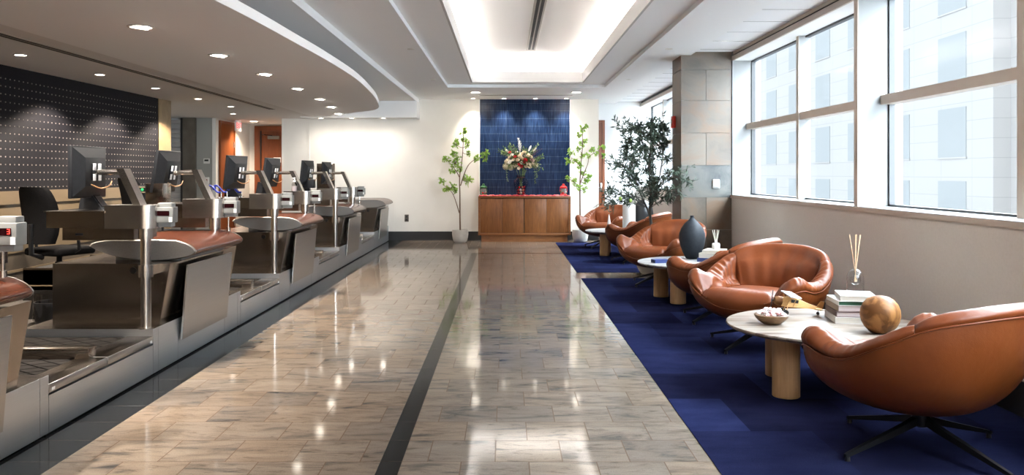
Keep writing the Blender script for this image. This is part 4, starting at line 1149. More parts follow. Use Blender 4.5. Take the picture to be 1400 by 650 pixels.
    for q in range(4):
        ang = R(85 + 90 * q)
        ca, sa = math.cos(ang), math.sin(ang)
        b = B()
        rows = []
        for f, hw, zt, zb_ in ((.02, .019, .160, .125), (.14, .017, .122, .092), (.30, .0145, .078, .055), (.45, .011, .036, .020), (.462, .008, .032, .018)):
            rows.append([(f * ca - s1 * hw * sa, f * sa + s1 * hw * ca, z) for s1, z in ((-1, zb_), (1, zb_), (.8, zt), (-.8, zt))])
        vs = b.grid(rows, 0, closeu=True); b.face(vs[0]); b.face(vs[-1][::-1])
        lg = b.build('leg', M['blackmetal'], t)
        b = B(); b.cyl((.447 * ca, .447 * sa, 0.0), (.447 * ca, .447 * sa, .024), .012, .010, seg=12); b.build('glide', M['black'], lg)
    return t
CH = [(1.955, 3.963, 207, 'cognac lounge chair closest to the camera, its outer shell toward us'),
      (1.925, 6.34, -45, 'cognac lounge chair facing us behind the table with the model plane'),
      (1.955, 7.51, 225, 'cognac lounge chair seen from behind, beside the table with the navy vase'),
      (1.84, 9.90, -47, 'cognac lounge chair facing us beyond the navy vase, by the slate column'),
      (1.954, 12.42, 238, 'cognac lounge chair seen from behind, in front of the white cone and white vase'),
      (1.76, 14.82, -36, 'farthest cognac lounge chair, near the wooden cabinet and potted tree')]
c0_ = None
for i, (x, y, a, l) in enumerate(CH):
    if i == 0:
        c0_ = lounge_chair(l); c0_.location = (x, y, CZ); c0_.rotation_euler = (0, 0, R(a))
    else: dup(c0_, (x, y, CZ), R(a), l)

# ---- round tables
def table(label):
    t = thing('coffee_table', label, 'table', (0, 0, CZ), 0, 'round stone topped tables')
    b = B(); b.lathe([(.001, .352), (.53, .352), (.57, .362), (.585, .376), (.583, .385), (.575, .388), (.001, .388)], seg=72, capb=False, capt=False)
    b.build('tabletop', M['marble'], t, angle=30)
    return t
TB = [((1.937, 5.10), (213, 121, 302, 33), 'round travertine table nearest the camera, holding the model plane', 'marble'),
      ((1.95, 8.70), (149, 231, 329, 59), 'round pale marble table holding the tall navy vase', 'marblegrey'),
      ((1.86, 13.56), (216, 126, 306, 36), 'round pale table farthest away, holding the white cone', 'marblegrey')]
for (xy, legs, l, mm) in TB:
    t = table(l); t.location = (*xy, CZ)
    if mm == 'marblegrey': [o for o in COL.objects if o.parent == t][0].data.materials[0] = M[mm]
    for a in legs:
        b = B(); lx, ly = .365 * math.cos(R(a)), .365 * math.sin(R(a))
        b.lathe([(.074, 0), (.0785, .004), (.0785, .352), (.070, .352)], (lx, ly, 0), seg=36); b.build('leg', M['oak'], t)
ZT = CZ + .388

# things on the nearest table
t = thing('candy_bowl', 'small wooden bowl on the nearest travertine table', 'bowl', (1.605, 5.09, ZT))
b = B(); b.lathe([(.001, 0), (.045, 0), (.075, .018), (.095, .04), (.103, .058), (.098, .060), (.088, .042), (.066, .022), (.04, .012), (.001, .012)], seg=40, capb=False, capt=False); b.build('bowl', M['bowlwood'], t)
rnd = random.Random(3)
candy = []
for i in range(74):
    lay = 0 if i < 34 else 1 if i < 60 else 2
    rmax = (.074, .070, .045)[lay]
    rr = rmax * math.sqrt(rnd.random()); a = rnd.random() * 2 * PI
    candy.append((rr * math.cos(a) * 1.12, rr * math.sin(a) * 1.12, .050 + .015 * lay + .006 * (rr / .074) ** 2 + rnd.random() * .004))
cm = {}
for kind_ in ('candywhite', 'candypink'):
    b = B(); b.lathe([(.001, -.006), (.009, -.0055), (.0125, -.002), (.0125, .002), (.009, .0055), (.001, .006)], seg=12); b.lathe([(.003, .0058), (.005, .0066), (.0065, .0058)], seg=10, capb=False, capt=False)
    o = b.build('mint_candy', M[kind_]); cm[kind_] = o
first = {}
for i, p in enumerate(candy):
    kd = 'candypink' if i % 4 == 1 else 'candywhite'
    if kd in first: o = first[kd].copy(); COL.objects.link(o)
    else: o = cm[kd]; first[kd] = o
    o.location = (1.605 + p[0], 5.09 + p[1], ZT + p[2] + .004); o.rotation_euler = (rnd.uniform(-.8, .8), rnd.uniform(-.8, .8), rnd.random() * 6)
    tag(o, 'one of the white mint candies heaped in the wooden bowl' if kd == 'candywhite' else 'one of the pink mint candies heaped in the wooden bowl', 'candy', 'white mints in the wooden bowl' if kd == 'candywhite' else 'pink mints in the wooden bowl')

def plane():
    t = thing('model_airplane', 'wooden model airplane with a cream wing on the nearest travertine table', 'model airplane', (1.87, 5.43, ZT))
    # local: nose toward -X, length .33
    def ring(x, w, z0, z1): return [(x, -w, z0), (x, w, z0), (x, w * .8, z1), (x, -w * .8, z1)]
    b = B(); rows = [ring(-.10, .026, .045, .098), ring(-.06, .028, .044, .108), ring(.0, .026, .048, .102), ring(.08, .014, .050, .078), ring(.155, .006, .045, .062)]
    vs = b.grid(rows, 0, closeu=True); b.face(vs[0]); b.face(vs[-1]); b.build('fuselage', M['balsa'], t)
    b = B(); b.tube([(-.098, 0, .074), (-.125, 0, .074), (-.145, 0, .073), (-.152, 0, .073)], [.029, .030, .022, .010], 14); b.build('engine_cowling', M['amberwood'], t)
    b = B(); b.cyl((-.15, 0, .073), (-.165, 0, .073), .006, seg=8); b.box(-.163, -.159, -.006, .006, .01, .136, bev=.0015); b.build('propeller', M['black'], t)
    b = B(); b.box(-.080, -.010, -.145, .145, .118, .127, bev=.004); b.build('wing', M['white'], t)
    for s_ in (-1, 1):
        b = B()
        for x in (-.07, -.03): b.cyl((x, s_ * .026, .05), (x, s_ * .095, .119), .0025, seg=6); b.cyl((x, s_ * .018, .10), (x, s_ * .018, .119), .002, seg=6)
        b.build('wing_strut', M['balsa'], t)
    b = B(); b.box(-.045, .0, -.0285, .0285, .075, .096); b.build('cockpit_window', M['black'], t)
    b = B(); b.box(.112, .155, -.062, .062, .056, .0605, bev=.0015); b.build('tailplane', M['balsa'], t)
    b = B(); b.prism([(.115, .058), (.160, .052), (.168, .105), (.145, .108)], -.003, .003, 0, 'y'); b.build('tail_fin', M['amberwood'], t)
    for s_ in (-1, 1):
        b = B(); b.cyl((-.075, s_ * .052, .009), (-.075, s_ * .040, .009), .018, seg=16); wl = b.build('wheel', M['black'], t)
        b = B(); b.cyl((-.075, s_ * .045, .009), (-.06, s_ * .020, .05), .003, seg=6); b.build('wheel_strut', M['balsa'], wl)
    b = B(); b.cyl((.135, -.004, .0267), (.135, .004, .0267), .010, seg=12); b.cyl((.135, 0, .028), (.135, 0, .055), .002, seg=6); b.build('tail_wheel', M['black'], t)
    t.rotation_euler = (0, R(7), R(-6))
    return t
plane()

def book(name, label, loc, w, d_, h, rot, cov, pg, group):
    """spine towards -Y, pages on the other sides"""
    t = thing(name, label, 'book', loc, R(rot), group)
    b = B(); c = .003
    b.box(-w / 2, w / 2, -d_ / 2, d_ / 2, 0, c, bev=.001); b.box(-w / 2, w / 2, -d_ / 2, d_ / 2, h - c, h, bev=.001); b.box(-w / 2, -w / 2 + c, -d_ / 2, d_ / 2, 0, h, bev=.001)
    b.build('cover', M[cov], t)
    b = B(); b.box(-w / 2 + c, w / 2 - .005, -d_ / 2 + .005, d_ / 2 - .005, c, h - c); b.build('pages', M[pg], t)
    return t
z = ZT
gb = 'stack of books on the nearest table'
for (lab, w, d_, h, rot, cov, pg, dx, dy) in (
        ('thick cream book at the bottom of the stack on the nearest table', .23, .30, .037, -9, 'bookwhite', 'pages', 0, 0),
        ('dark plum book second from the bottom of the nearest stack', .225, .29, .032, -8, 'bookplum', 'pagespink', .005, .005),
        ('taupe book in the middle of the nearest stack', .215, .28, .034, -6, 'booktaupe', 'pagespink', .01, .015),
        ('dark green book second from the top of the nearest stack', .215, .27, .028, -6, 'bookwhite', 'bookgreen', .01, .01),
        ('white topped book on top of the nearest stack, under the glass dome', .21, .26, .032, -14, 'bookwhite', 'pages', .035, -.01)):
    book('book', lab, (2.135 + dx, 5.235 + dy, z), w, d_, h, rot, cov, pg, gb); z += h + .0005
t = thing('reed_diffuser', 'glass dome diffuser with wooden reeds on top of the nearest books', 'diffuser', (2.165, 5.215, z))
b = B(); b.lathe([(.052, 0), (.052, .09), (.049, .115), (.040, .135), (.025, .147), (.012, .152), (.011, .158), (.009, .158), (.009, .151), (.024, .144), (.038, .132), (.046, .114), (.049, .09), (.049, 0)], seg=36, capb=False, capt=False); b.build('glass_dome', M['clearglass'], t)
b = B(); b.sphere((0, 0, .085), .032, 20, 12); b.cyl((0, 0, .112), (0, 0, .155), .008, seg=14, caps=False); b.build('inner_bulb', M['clearglass'], t)
b = B(); b.lathe([(.001, 0), (.05, 0), (.05, .004), (.001, .004)], seg=30); b.build('base_plate', M['whiteplastic'], t)
for i, (dx, dy) in enumerate(((-.032, .01), (-.004, -.012), (.012, .012), (.026, -.006), (.036, .008))):
    b = B(); b.cyl((-dx * .2, -dy * .2, .075), (dx, dy, .365), .0022, seg=8); b.build('reed', M['reed'], t)
t = thing('wooden_sphere', 'large polished burl wood ball on the nearest travertine table', 'ornament', (2.135, 4.80, ZT))
b = B(); b.lathe([(.001, .0015), (.035, .0), (.062, .012), (.086, .036), (.102, .066), (.109, .10), (.106, .135), (.094, .166), (.072, .192), (.045, .207), (.02, .213), (.001, .214)], seg=48, capb=False, capt=False); o = b.build('ball', M['amberwood'], t, angle=80)

# things on the second table
t = thing('ceramic_vase', 'tall navy teardrop vase on the second table', 'vase', (1.99, 9.0, ZT))
b = B(); b.lathe([(.001, 0), (.055, 0), (.072, .012), (.105, .08), (.128, .15), (.139, .215), (.136, .27), (.116, .325), (.085, .37), (.05, .405), (.030, .425), (.021, .44), (.020, .455), (.023, .462), (.016, .462), (.015, .44), (.001, .43)], seg=48, capb=False, capt=False); b.build('body', M['vasenavy'], t, angle=60)
z = ZT; gb = 'stack of books on the second table'
for (lab, w, d_, h, rot, cov, pg, dx) in (
        ('blue book at the bottom of the stack beside the navy vase', .24, .28, .040, -28, 'bookblue', 'bookblue', 0),
        ('cream book in the middle of the stack beside the navy vase', .23, .27, .050, -30, 'bookcream', 'pages', .015),
        ('cream book on top of the stack, under the white bottle', .21, .25, .030, -26, 'bookcream', 'pages', .03)):
    book('book', lab, (2.145 + dx, 8.76, z), w, d_, h, rot, cov, pg, gb); z += h + .0005
t = thing('reed_diffuser', 'small white bottle with pale reeds on the books by the navy vase', 'diffuser', (2.185, 8.76, z))
b = B(); b.lathe([(.001, 0), (.038, 0), (.040, .003), (.040, .058), (.036, .064), (.016, .066), (.015, .082), (.001, .083)], seg=28, capb=False); b.build('bottle', M['white'], t)
for dx, dy in ((-.036, .0), (-.012, .02), (.012, -.01), (.034, .012), (.02, .02)):
    b = B(); b.cyl((dx * .2, dy * .2, .07), (dx, dy, .20), .003, seg=8); b.build('reed', M['reedwhite'], t)
book('notebook', 'small navy notebook on the near edge of the second table', (1.575, 8.60, ZT), .10, .16, .035, -75, 'bookblue', 'bookblue', None)

# things on the third table
t = thing('cone_ornament', 'small white cone ornament on the farthest table', 'ornament', (1.62, 13.25, ZT))
b = B(); b.lathe([(.001, 0), (.048, 0), (.049, .006), (.035, .09), (.004, .268), (.001, .272)], seg=28, capb=False, capt=False); b.build('cone', M['white'], t)
t = thing('ceramic_vase', 'tall white cylinder vase on the farthest table', 'vase', (1.935, 13.25, ZT))
b = B(); b.lathe([(.001, 0), (.085, 0), (.098, .008), (.101, .03), (.101, .40), (.097, .42), (.080, .437), (.072, .437), (.072, .41), (.088, .39), (.088, .02), (.001, .02)], seg=40, capb=False, capt=False); b.build('body', M['white'], t)
t = thing('ceramic_vase', 'round black vase behind the olive tree trunk on the farthest table', 'vase', (2.215, 13.62, ZT))
b = B(); b.lathe([(.001, 0), (.10, 0), (.14, .04), (.165, .14), (.168, .27), (.152, .37), (.11, .44), (.06, .472), (.05, .482), (.04, .482), (.04, .45), (.001, .45)], seg=40, capb=False, capt=False); b.build('body', M['black'], t)

# ================================================================== PLANTS
LIMIT = [None]
def leaf(b, p, d, L, W, up, m=0):
    if LIMIT[0] and LIMIT[0](p): return
    d = d.normalized(); s = d.cross(up)
    if s.length < 1e-3: s = d.cross(Vector((1, 0, 0)))
    s.normalize(); n = s.cross(d)
    a = p; e = p + d * L - n * L * .12
    m1 = p + d * L * .45 - n * L * .02
    l = p + d * L * .45 + s * W / 2 + n * W * .22; r = p + d * L * .45 - s * W / 2 + n * W * .22
    l2 = p + d * L * .75 + s * W * .35 + n * W * .10 - n * L * .04; r2 = p + d * L * .75 - s * W * .35 + n * W * .10 - n * L * .04
    va, ve, vm, vl, vr, vl2, vr2 = [b.v(q) for q in (a, e, m1, l, r, l2, r2)]
    for q in ((va, vm, vl), (va, vr, vm), (vm, vl2, vl), (vm, vr, vr2), (vm, ve, vl2), (vm, vr2, ve)): b.face(list(q), m)
def rvec(rg): 
    while True:
        v = Vector((rg.uniform(-1, 1), rg.uniform(-1, 1), rg.uniform(-1, 1)))
        if .05 < v.length < 1: return v.normalized()

def pot(t, r, h, m, bottom=.7):
    b = B(); b.lathe([(.001, 0), (r * bottom * .85, 0), (r * bottom, .008), (r * (bottom + .14), h * .14), (r * .93, h * .36), (r, h * .66), (r * .975, h), (r * .91, h), (r * .90, h * .86), (.001, h * .86)], seg=36, capb=False, capt=False); b.build('pot', M[m], t)
    b = B(); rows = [[(rr * math.cos(a), rr * math.sin(a), h * (.87 + .05 * math.cos(3 * a + rr * 40)) + (.012 if rr < r * .5 else 0)) for a in np.linspace(0, 2 * PI, 25)[:-1]] for rr in (r * .91, r * .6, r * .3, .005)]
    b.grid(rows, 0, closeu=True); b.build('soil', M['soil'], t)

def green_tree(name, label, loc, trunk, clusters, seed, forks):
    t = thing(name, label, 'potted tree', loc)
    pot(t, .155, .245, 'planter')
    rg = random.Random(seed)
    tr = smooth_curve(trunk, 5)
    b = B(); n = len(tr); b.tube(tr, [.016 - .012 * i / n for i in range(n)], 8)
    for fk in forks:
        c = smooth_curve(fk, 5); n = len(c); b.tube(c, [.010 - .007 * i / n for i in range(n)], 6)
    L = B()
    for (c, r) in clusters:
        c = Vector(c)
        # twig from the nearest branch point
        best = min(tr + [q for fk in forks for q in smooth_curve(fk, 5)], key=lambda q: (q - c).length + max(0, q.z - c.z) * .8)
        mid = best.lerp(c, .5) + Vector((0, 0, -.02)); b.tube(smooth_curve([best, mid, c], 3), [.005] * 3 + [.003] * 4, 5)
        nsub = max(8, int(r * 165))
        for _ in range(nsub):
            v = rvec(rg) * r * rg.uniform(.25, 1.0); v.y *= .9
            e = c + v
            b.tube([c + v * .1, e], [.0022, .0012], 4)
            for _k in range(rg.randint(5, 8)):
                f = rg.uniform(.35, 1.02)
                dv = (v.normalized() + rvec(rg) * .9 + Vector((0, 0, .15)))
                leaf(L, c + v * f, dv, rg.uniform(.032, .055), rg.uniform(.018, .030), rvec(rg))
    b.build('trunk', M['bark'], t); L.build('foliage', M['leafgreen'], t, weld=0)
    return t
def px(x, y, Y): return Vector(((x - 692) / 1150 * Y, Y, 1.3 - (y - 238) / 1150 * Y))
def loc_of(p, o): return p - Vector(o)
YT = 15.95
o = Vector((-.87, YT, 0))
def cl(cx, cy, rp, x0, y0, sc, dy=0): return (loc_of(px(x0 + cx / sc, y0 + cy / sc, YT + dy), o), rp / sc / 1150 * YT)
cs = [cl(*q) for q in ((155, 72, 26, 590, 160, 3.61, -.02), (162, 112, 18, 590, 160, 3.61, .04), (178, 135, 22, 590, 160, 3.61, -.06), (122, 135, 26, 590, 160, 3.61, .05), (112, 182, 22, 590, 160, 3.61, -.1), (75, 208, 26, 590, 160, 3.61, .04), (120, 225, 34, 590, 160, 3.61, -.08), (103, 265, 24, 590, 160, 3.61, .08), (140, 258, 24, 590, 160, 3.61, .02), (262, 172, 22, 590, 160, 3.61, -.1), (262, 205, 20, 590, 160, 3.61, -.12), (225, 205, 18, 590, 160, 3.61, -.05), (182, 180, 14, 590, 160, 3.61, .05), (52, 320, 20, 590, 160, 3.61, -.03), (70, 350, 22, 590, 160, 3.61, .05), (100, 345, 26, 590, 160, 3.61, -.05), (118, 372, 16, 590, 160, 3.61, .03), (185, 318, 24, 590, 160, 3.61, -.03), (165, 300, 16, 590, 160, 3.61, .05))]
def tp(cx, cy, x0, y0, sc, dy=0): return loc_of(px(x0 + cx / sc, y0 + cy / sc, YT + dy), o)
green_tree('potted_tree', 'slender bright green potted tree on the cream wall side of the cabinet', o, [Vector((0, 0, .2)), tp(140, 480, 590, 160, 3.61), tp(140, 380, 590, 160, 3.61), tp(139, 295, 590, 160, 3.61), tp(152, 200, 590, 160, 3.61), tp(158, 90, 590, 160, 3.61)], cs, 5,
    [[tp(137, 475, 590, 160, 3.61), tp(122, 425, 590, 160, 3.61, .02), tp(105, 380, 590, 160, 3.61, .03), tp(80, 350, 590, 160, 3.61, .02)], [tp(143, 340, 590, 160, 3.61), tp(170, 260, 590, 160, 3.61, -.03), tp(200, 220, 590, 160, 3.61, -.06), tp(255, 195, 590, 160, 3.61, -.1)], [tp(139, 300, 590, 160, 3.61), tp(120, 265, 590, 160, 3.61), tp(85, 220, 590, 160, 3.61)]])
o = Vector((1.405, YT, 0))
S7 = (580, 120, 2.827)
cs = [cl(*q[:3], *S7, q[3]) for q in ((612, 158, 16, 0), (626, 150, 8, .05), (600, 182, 12, -.05), (612, 215, 15, .05), (598, 238, 12, -.06), (625, 205, 10, .04), (568, 250, 13, -.06), (556, 282, 14, .03), (582, 285, 12, -.04), (608, 265, 14, .05), (600, 300, 14, -.05), (632, 262, 12, .05), (652, 240, 13, -.05), (685, 232, 15, -.08), (690, 262, 10, -.08), (668, 255, 9, -.06), (614, 330, 14, .05), (556, 352, 13, -.04), (580, 365, 13, .04), (598, 385, 14, -.05), (628, 362, 15, .04), (640, 345, 9, .06), (622, 395, 12, -.05))]
def t7(cx, cy, dy=0): return tp(cx, cy, *S7, dy)
green_tree('potted_tree', 'slender bright green potted tree between the cabinet and the farthest chair', o, [Vector((0, 0, .2)), t7(602, 440), t7(602, 370), t7(606, 300), t7(612, 220), t7(612, 165)], cs, 9,
    [[t7(603, 370), t7(618, 330), t7(632, 295), t7(640, 265), t7(680, 240, -.07)], [t7(606, 310), t7(590, 285), t7(562, 268, -.04)], [t7(602, 400), t7(590, 375), t7(565, 355)]])

# olive tree
def olive():
    o = Vector((1.875, 10.90, CZ))
    t = thing('olive_tree', 'dark leaved potted olive tree beside the slate column', 'potted tree', o)
    pot(t, .205, .33, 'planterwhite', .62)
    rg = random.Random(21)
    LIMIT[0] = lambda q: q.x > .19 and q.y > -.68
    b = B(); L = B()
    tr = smooth_curve([Vector((0, 0, .26)), Vector((.01, 0, .55)), Vector((-.01, .01, .80)), Vector((.0, 0, 1.0)), Vector((-.02, .0, 1.35)), Vector((.0, .02, 1.62)), Vector((.01, 0, 1.80))], 5)
    n = len(tr); b.tube(tr, [.024 - .019 * (i / n) for i in range(n)], 9)
    S = [tr]
    f2 = smooth_curve([Vector((.005, 0, .70)), Vector((-.05, .02, .86)), Vector((-.12, .03, 1.02)), Vector((-.2, .05, 1.25)), Vector((-.24, .02, 1.5))], 4); b.tube(f2, [.014 - .010 * i / len(f2) for i in range(len(f2))], 7); S.append(f2)
    f3 = smooth_curve([Vector((.0, 0, .86)), Vector((.05, -.03, 1.02)), Vector((.09, -.05, 1.2)), Vector((.13, -.08, 1.45)), Vector((.15, -.10, 1.68))], 4); b.tube(f3, [.013 - .009 * i / len(f3) for i in range(len(f3))], 7); S.append(f3)
    tips = []
    # crown targets traced as a loose cloud around the trunk, wider below the middle
    tg = []
    while len(tg) < 78:
        zz = rg.uniform(.90, 1.93)
        wd = np.interp(zz, [.88, .98, 1.15, 1.40, 1.65, 1.85, 1.95], [.36, .50, .54, .46, .40, .30, .20])
        a = rg.random() * 2 * PI; rr = wd * (rg.random() ** .6)
        tg.append(Vector((rr * math.cos(a) - .02, rr * math.sin(a) * .80, zz)))
    tg = [p for p in tg if not (p.x > .17 and p.y > -.70)]
    tg += [Vector((.22, -.72, 1.32)), Vector((.27, -.74, 1.24)), Vector((.20, -.72, 1.12)), Vector((.18, -.4, 1.0)), Vector((.17, -.35, 1.25)), Vector((.16, -.3, 1.5)), Vector((.15, -.45, 1.1)), Vector((-.52, 0, 1.08)), Vector((-.55, -.05, .92)), Vector((-.36, 0, 1.88)), Vector((.16, -.1, 1.86)), Vector((.17, -.2, 1.7)), Vector((-.46, -.02, .92))]
    for p in tg:
        allp = [q for c in S for q in c if q.z > .85]
        best = min(allp, key=lambda q: (q - p).length + max(0, q.z - p.z + .12) * 1.2)
        mid = best.lerp(p, .55) + Vector((0, 0, .03)) + rvec(rg) * .03
        c = smooth_curve([best, mid, p], 4)
        b.tube(c, [.005 - .0035 * i / len(c) for i in range(len(c))], 5)
        for i in range(1, len(c)):
            dd = (c[i] - c[i - 1]).normalized()
            for s_ in range(0 if i < 3 else 3 if i < 5 else 6):
                dv = dd * .7 + rvec(rg) * .95 + Vector((0, 0, .1))
                leaf(L, c[i] + rvec(rg) * .008, dv, rg.uniform(.055, .088), rg.uniform(.014, .021), rvec(rg))
        for _ in range(4):
            e = p + (rvec(rg) + (p - best).normalized() * .6) * rg.uniform(.07, .14)
            b.tube([p, e], [.002, .0012], 4)
            for f in (.3, .6, .85, 1.0):
                q = p.lerp(e, f)
                for s_ in range(2): leaf(L, q, (e - p).normalized() * .7 + rvec(rg) * .85, rg.uniform(.05, .082), rg.uniform(.014, .020), rvec(rg))
    b.build('trunk', M['barkdark'], t); L.build('foliage', M['leafolive'], t, weld=0)
    # two unripe olives
    for p in (Vector((-.42, -.2, .98)), Vector((-.30, -.25, .96))):
        b = B(); b.sphere(p, .022, 12, 8, sc=(1, 1, 1.15)); b.build('fruit', M['leafgreen'], t)
olive(); LIMIT[0] = None

# ================================================================== CABINET AT THE END
YCF = 16.08
t = thing('sideboard', 'long walnut sideboard below the blue tiled wall', 'cabinet', (.35, 16.25, 0))
o = (.35, 16.25, 0)
x0, x1, yb = -.535, 1.235, YB - .02
b = B(o); b.box(x0, x1, YCF, yb, .838, .873, bev=.002); b.box(x0, x1, YCF, yb, .125, .165, bev=.002); b.box(x0, x0 + .04, YCF, yb, .165, .838); b.box(x1 - .04, x1, YCF, yb, .165, .838); b.box(x0 + .04, x1 - .04, yb - .02, yb, .165, .838); b.build('carcass', M['walnutframe'], t)
b = B(o); b.box(x0 + .06, x1 - .06, YCF + .03, yb, 0, .125); b.build('plinth', M['walnutframe'], t)
w4 = (x1 - x0 - .08) / 4
for i in range(4):
    b = B(o); b.box(x0 + .04 + w4 * i + .002, x0 + .04 + w4 * (i + 1) - (.012 if i == 1 else .004), YCF + .018, YCF + .04, .170, .826, bev=.001)
    dr = b.build('door', M['walnut'], t)
    dr.data.materials[0] = M['walnut']
b = B(o); b.box(x0 + .04, x1 - .04, YCF + .045, YCF + .05, .165, .838); b.build('door_gap', M['slot'], t)
ZK = .873
b = B((.35, 16.2, ZK))
rows = []
for x in np.linspace(x0 + .02, x1 - .02, 160):
    zz = .004 + .002 * math.sin(x * 30)
    fz = .026 + .005 * math.sin(x * 41) + .004 * math.sin(x * 97)
    rows.append([(x, YCF + .004, ZK), (x, YCF - .002, ZK + fz * .6), (x, YCF + .012, ZK + fz), (x, YCF + .035, ZK + .010 + zz * .3), (x, YCF + .26, ZK + zz + .004), (x, YCF + .26, ZK)])
vs = b.grid(rows, 0, closeu=True); b.face(vs[0]); b.face(vs[-1])
tag(b.build('table_runner', M['runner'], loc=(.35, 16.2, ZK)), 'thin red and white runner lying along the sideboard top', 'runner')
ZK += .0135
# lantern-like festive ornaments
def festive(loc, cap, body, label, name):
    t = thing(name, label, 'ornament', loc)
    b = B(); b.lathe([(.001, 0), (.062, 0), (.066, .012), (.060, .028), (.050, .034), (.001, .034)], seg=20, capb=False, capt=False); b.build('base', M[cap], t)
    b = B(); b.lathe([(.046, .034), (.058, .07), (.060, .10), (.050, .135), (.001, .136)], seg=20, capb=False, capt=False); b.build('jar', M[body], t)
    for i in range(6):
        a = i * PI / 3 + .3
        b = B(); b.sphere((.058 * math.cos(a), .058 * math.sin(a), .05 + .018 * (i % 2)), .017, 10, 7); b.build('bauble', M[['orngreen', 'ornred', 'white'][i % 3]], t)
    b = B(); b.lathe([(.001, .135), (.056, .135), (.070, .150), (.066, .165), (.040, .185), (.022, .190), (.024, .215), (.012, .225), (.001, .226)], seg=20, capb=False, capt=False); b.build('cap', M[cap], t)
    b = B(); b.tube([(.066 * math.cos(a), 0, .15 - .085 * math.sin(a) * (1 if a > 0 else 1)) if False else (.070 * math.cos(a), -.02, .10 + .085 * math.sin(a)) for a in np.linspace(-.4, PI + .4, 20)], .005, 6); b.build('handle', M[cap], t)
festive((1.105, 16.2, ZK), 'red', 'greyplastic', 'small red lantern ornament on the sideboard end beside the potted tree', 'lantern_ornament')
festive((-.435, 16.2, ZK), 'orngreen', 'greyplastic', 'small dark green lantern ornament on the sideboard end, cream wall side', 'lantern_ornament')

# flower vase
VO = Vector((.285, 16.19, ZK))
t = thing('glass_vase', 'clear glass urn vase with ornaments inside on the sideboard', 'vase', VO)
b = B(); b.lathe([(.001, 0), (.075, 0), (.085, .008), (.092, .06), (.115, .14), (.137, .22), (.136, .27), (.11, .315), (.088, .34), (.095, .37), (.115, .385), (.110, .388), (.086, .368), (.080, .34), (.104, .312), (.129, .27), (.130, .22), (.108, .14), (.085, .06), (.075, .012), (.001, .012)], seg=40, capb=False, capt=False); b.build('body', M['vaseglass'], t, angle=60)
rg = random.Random(12)
orn = [(.0, -.055, .045, .032, 'ornpeach'), (-.05, -.02, .045, .03, 'ornred'), (.05, -.03, .045, .03, 'ornred'), (.0, .03, .045, .03, 'orngreen'), (-.045, .04, .045, .028, 'ornred'), (.05, .04, .05, .028, 'ornorange'), (-.01, -.06, .105, .03, 'ornpeach'), (.045, -.055, .10, .026, 'ornorange'), (-.06, -.03, .10, .028, 'ornred'), (.065, .01, .105, .028, 'ornred'), (.0, .02, .10, .03, 'orngreen'), (.03, -.06, .155, .027, 'ornorange'), (-.04, -.05, .155, .026, 'ornred'), (.075, -.03, .16, .026, 'ornred'), (-.05, .04, .15, .03, 'orngreen')]
names_ = {'ornpeach': 'peach', 'ornred': 'red', 'orngreen': 'dark green', 'ornorange': 'orange'}
for (x, y, z, r_, m_) in orn:
    b = B(); b.sphere((0, 0, 0), r_ * .8, 16, 10); b.cyl((0, 0, r_ * .76), (0, 0, r_ * .95), r_ * .25, seg=8)
    ob = b.build('bauble', M[m_], None, loc=VO + Vector((x * .82, y * .82, z)))
    tag(ob, 'one of the small %s baubles inside the clear glass vase' % names_[m_], 'ornament', '%s baubles in the glass vase' % names_[m_])

# bouquet: the stems stand in the vase
t = thing('flower_bouquet', 'big bouquet of cream and red flowers standing in the glass vase', 'bouquet', VO)
def fpx(cx, cy, dy=0):
    Y = 16.10 + dy
    return px(660 + cx / 6.5, 180 + cy / 6.5, Y) - VO
def rose(p, r, m, name='rose'):
    b = B(); nrm = (p - Vector((0, .1, .42))).normalized()
    q = nrm.to_track_quat('Z', 'Y').to_matrix().to_4x4(); q.translation = p
    rg2 = random.Random(int(p.x * 1e4) + 5)
    for lay, (rr, hh, n, tilt) in enumerate(((.95, .35, 6, .9), (.75, .55, 5, .6), (.52, .70, 5, .35), (.28, .78, 4, .15))):
        for k_ in range(n):
            a0 = 2 * PI * k_ / n + lay * .6; a1 = a0 + 2 * PI / n * 1.35
            rows = []
            for v in (0, .5, 1):
                row = []
                for u in (0, .33, .67, 1):
                    a = a0 + (a1 - a0) * u; edge = 1 - .18 * (2 * u - 1) ** 2 * v
                    rad = r * (.15 + (rr - .15) * (v ** .7)) * (1 + .06 * v)
                    zz = r * (-.45 + hh * 1.1 * v * edge)
                    row.append(q @ Vector((rad * math.cos(a), rad * math.sin(a), zz)))
                rows.append(row)
            b.grid(rows)
    b.sphere(p, r * .38, 8, 6)
    return b.build(name, M[m], t, weld=0)
for (cx, cy, rp, m_) in ((330, 215, 24, 'petalcream'), (372, 180, 22, 'petalcream'), (405, 208, 26, 'petalcream'), (350, 275, 22, 'petalwhite'), (288, 296, 28, 'petalcream'), (415, 300, 30, 'petalcream'), (258, 205, 18, 'petalwhite'), (430, 222, 18, 'petalcream'), (240, 268, 20, 'petalwhite'), (352, 235, 20, 'petalcream'), (380, 215, 18, 'petalwhite'), (310, 250, 20, 'petalcream'), (395, 270, 20, 'petalcream'), (270, 250, 18, 'petalcream'), (450, 285, 18, 'petalcream'), (345, 195, 18, 'petalcream'), (300, 180, 15, 'petalwhite'), (320, 325, 16, 'petalcream'), (385, 310, 16, 'petalcream'), (235, 225, 15, 'petalcream')):
    rose(fpx(cx, cy, -.05 - .1 * rg.random()), rp / 6.5 / 1150 * 16.1, m_)
for (cx, cy, rp) in ((240, 183, 17), (286, 220, 17), (380, 250, 20), (340, 308, 20), (372, 275, 14), (322, 290, 12)):
    rose(fpx(cx, cy, -.08 - .08 * rg.random()), rp / 6.5 / 1150 * 16.1, 'petalred', 'carnation')
rose(fpx(440, 250, -.12), 24 / 6.5 / 1150 * 16.1, 'petalmauve', 'mauve_rose')
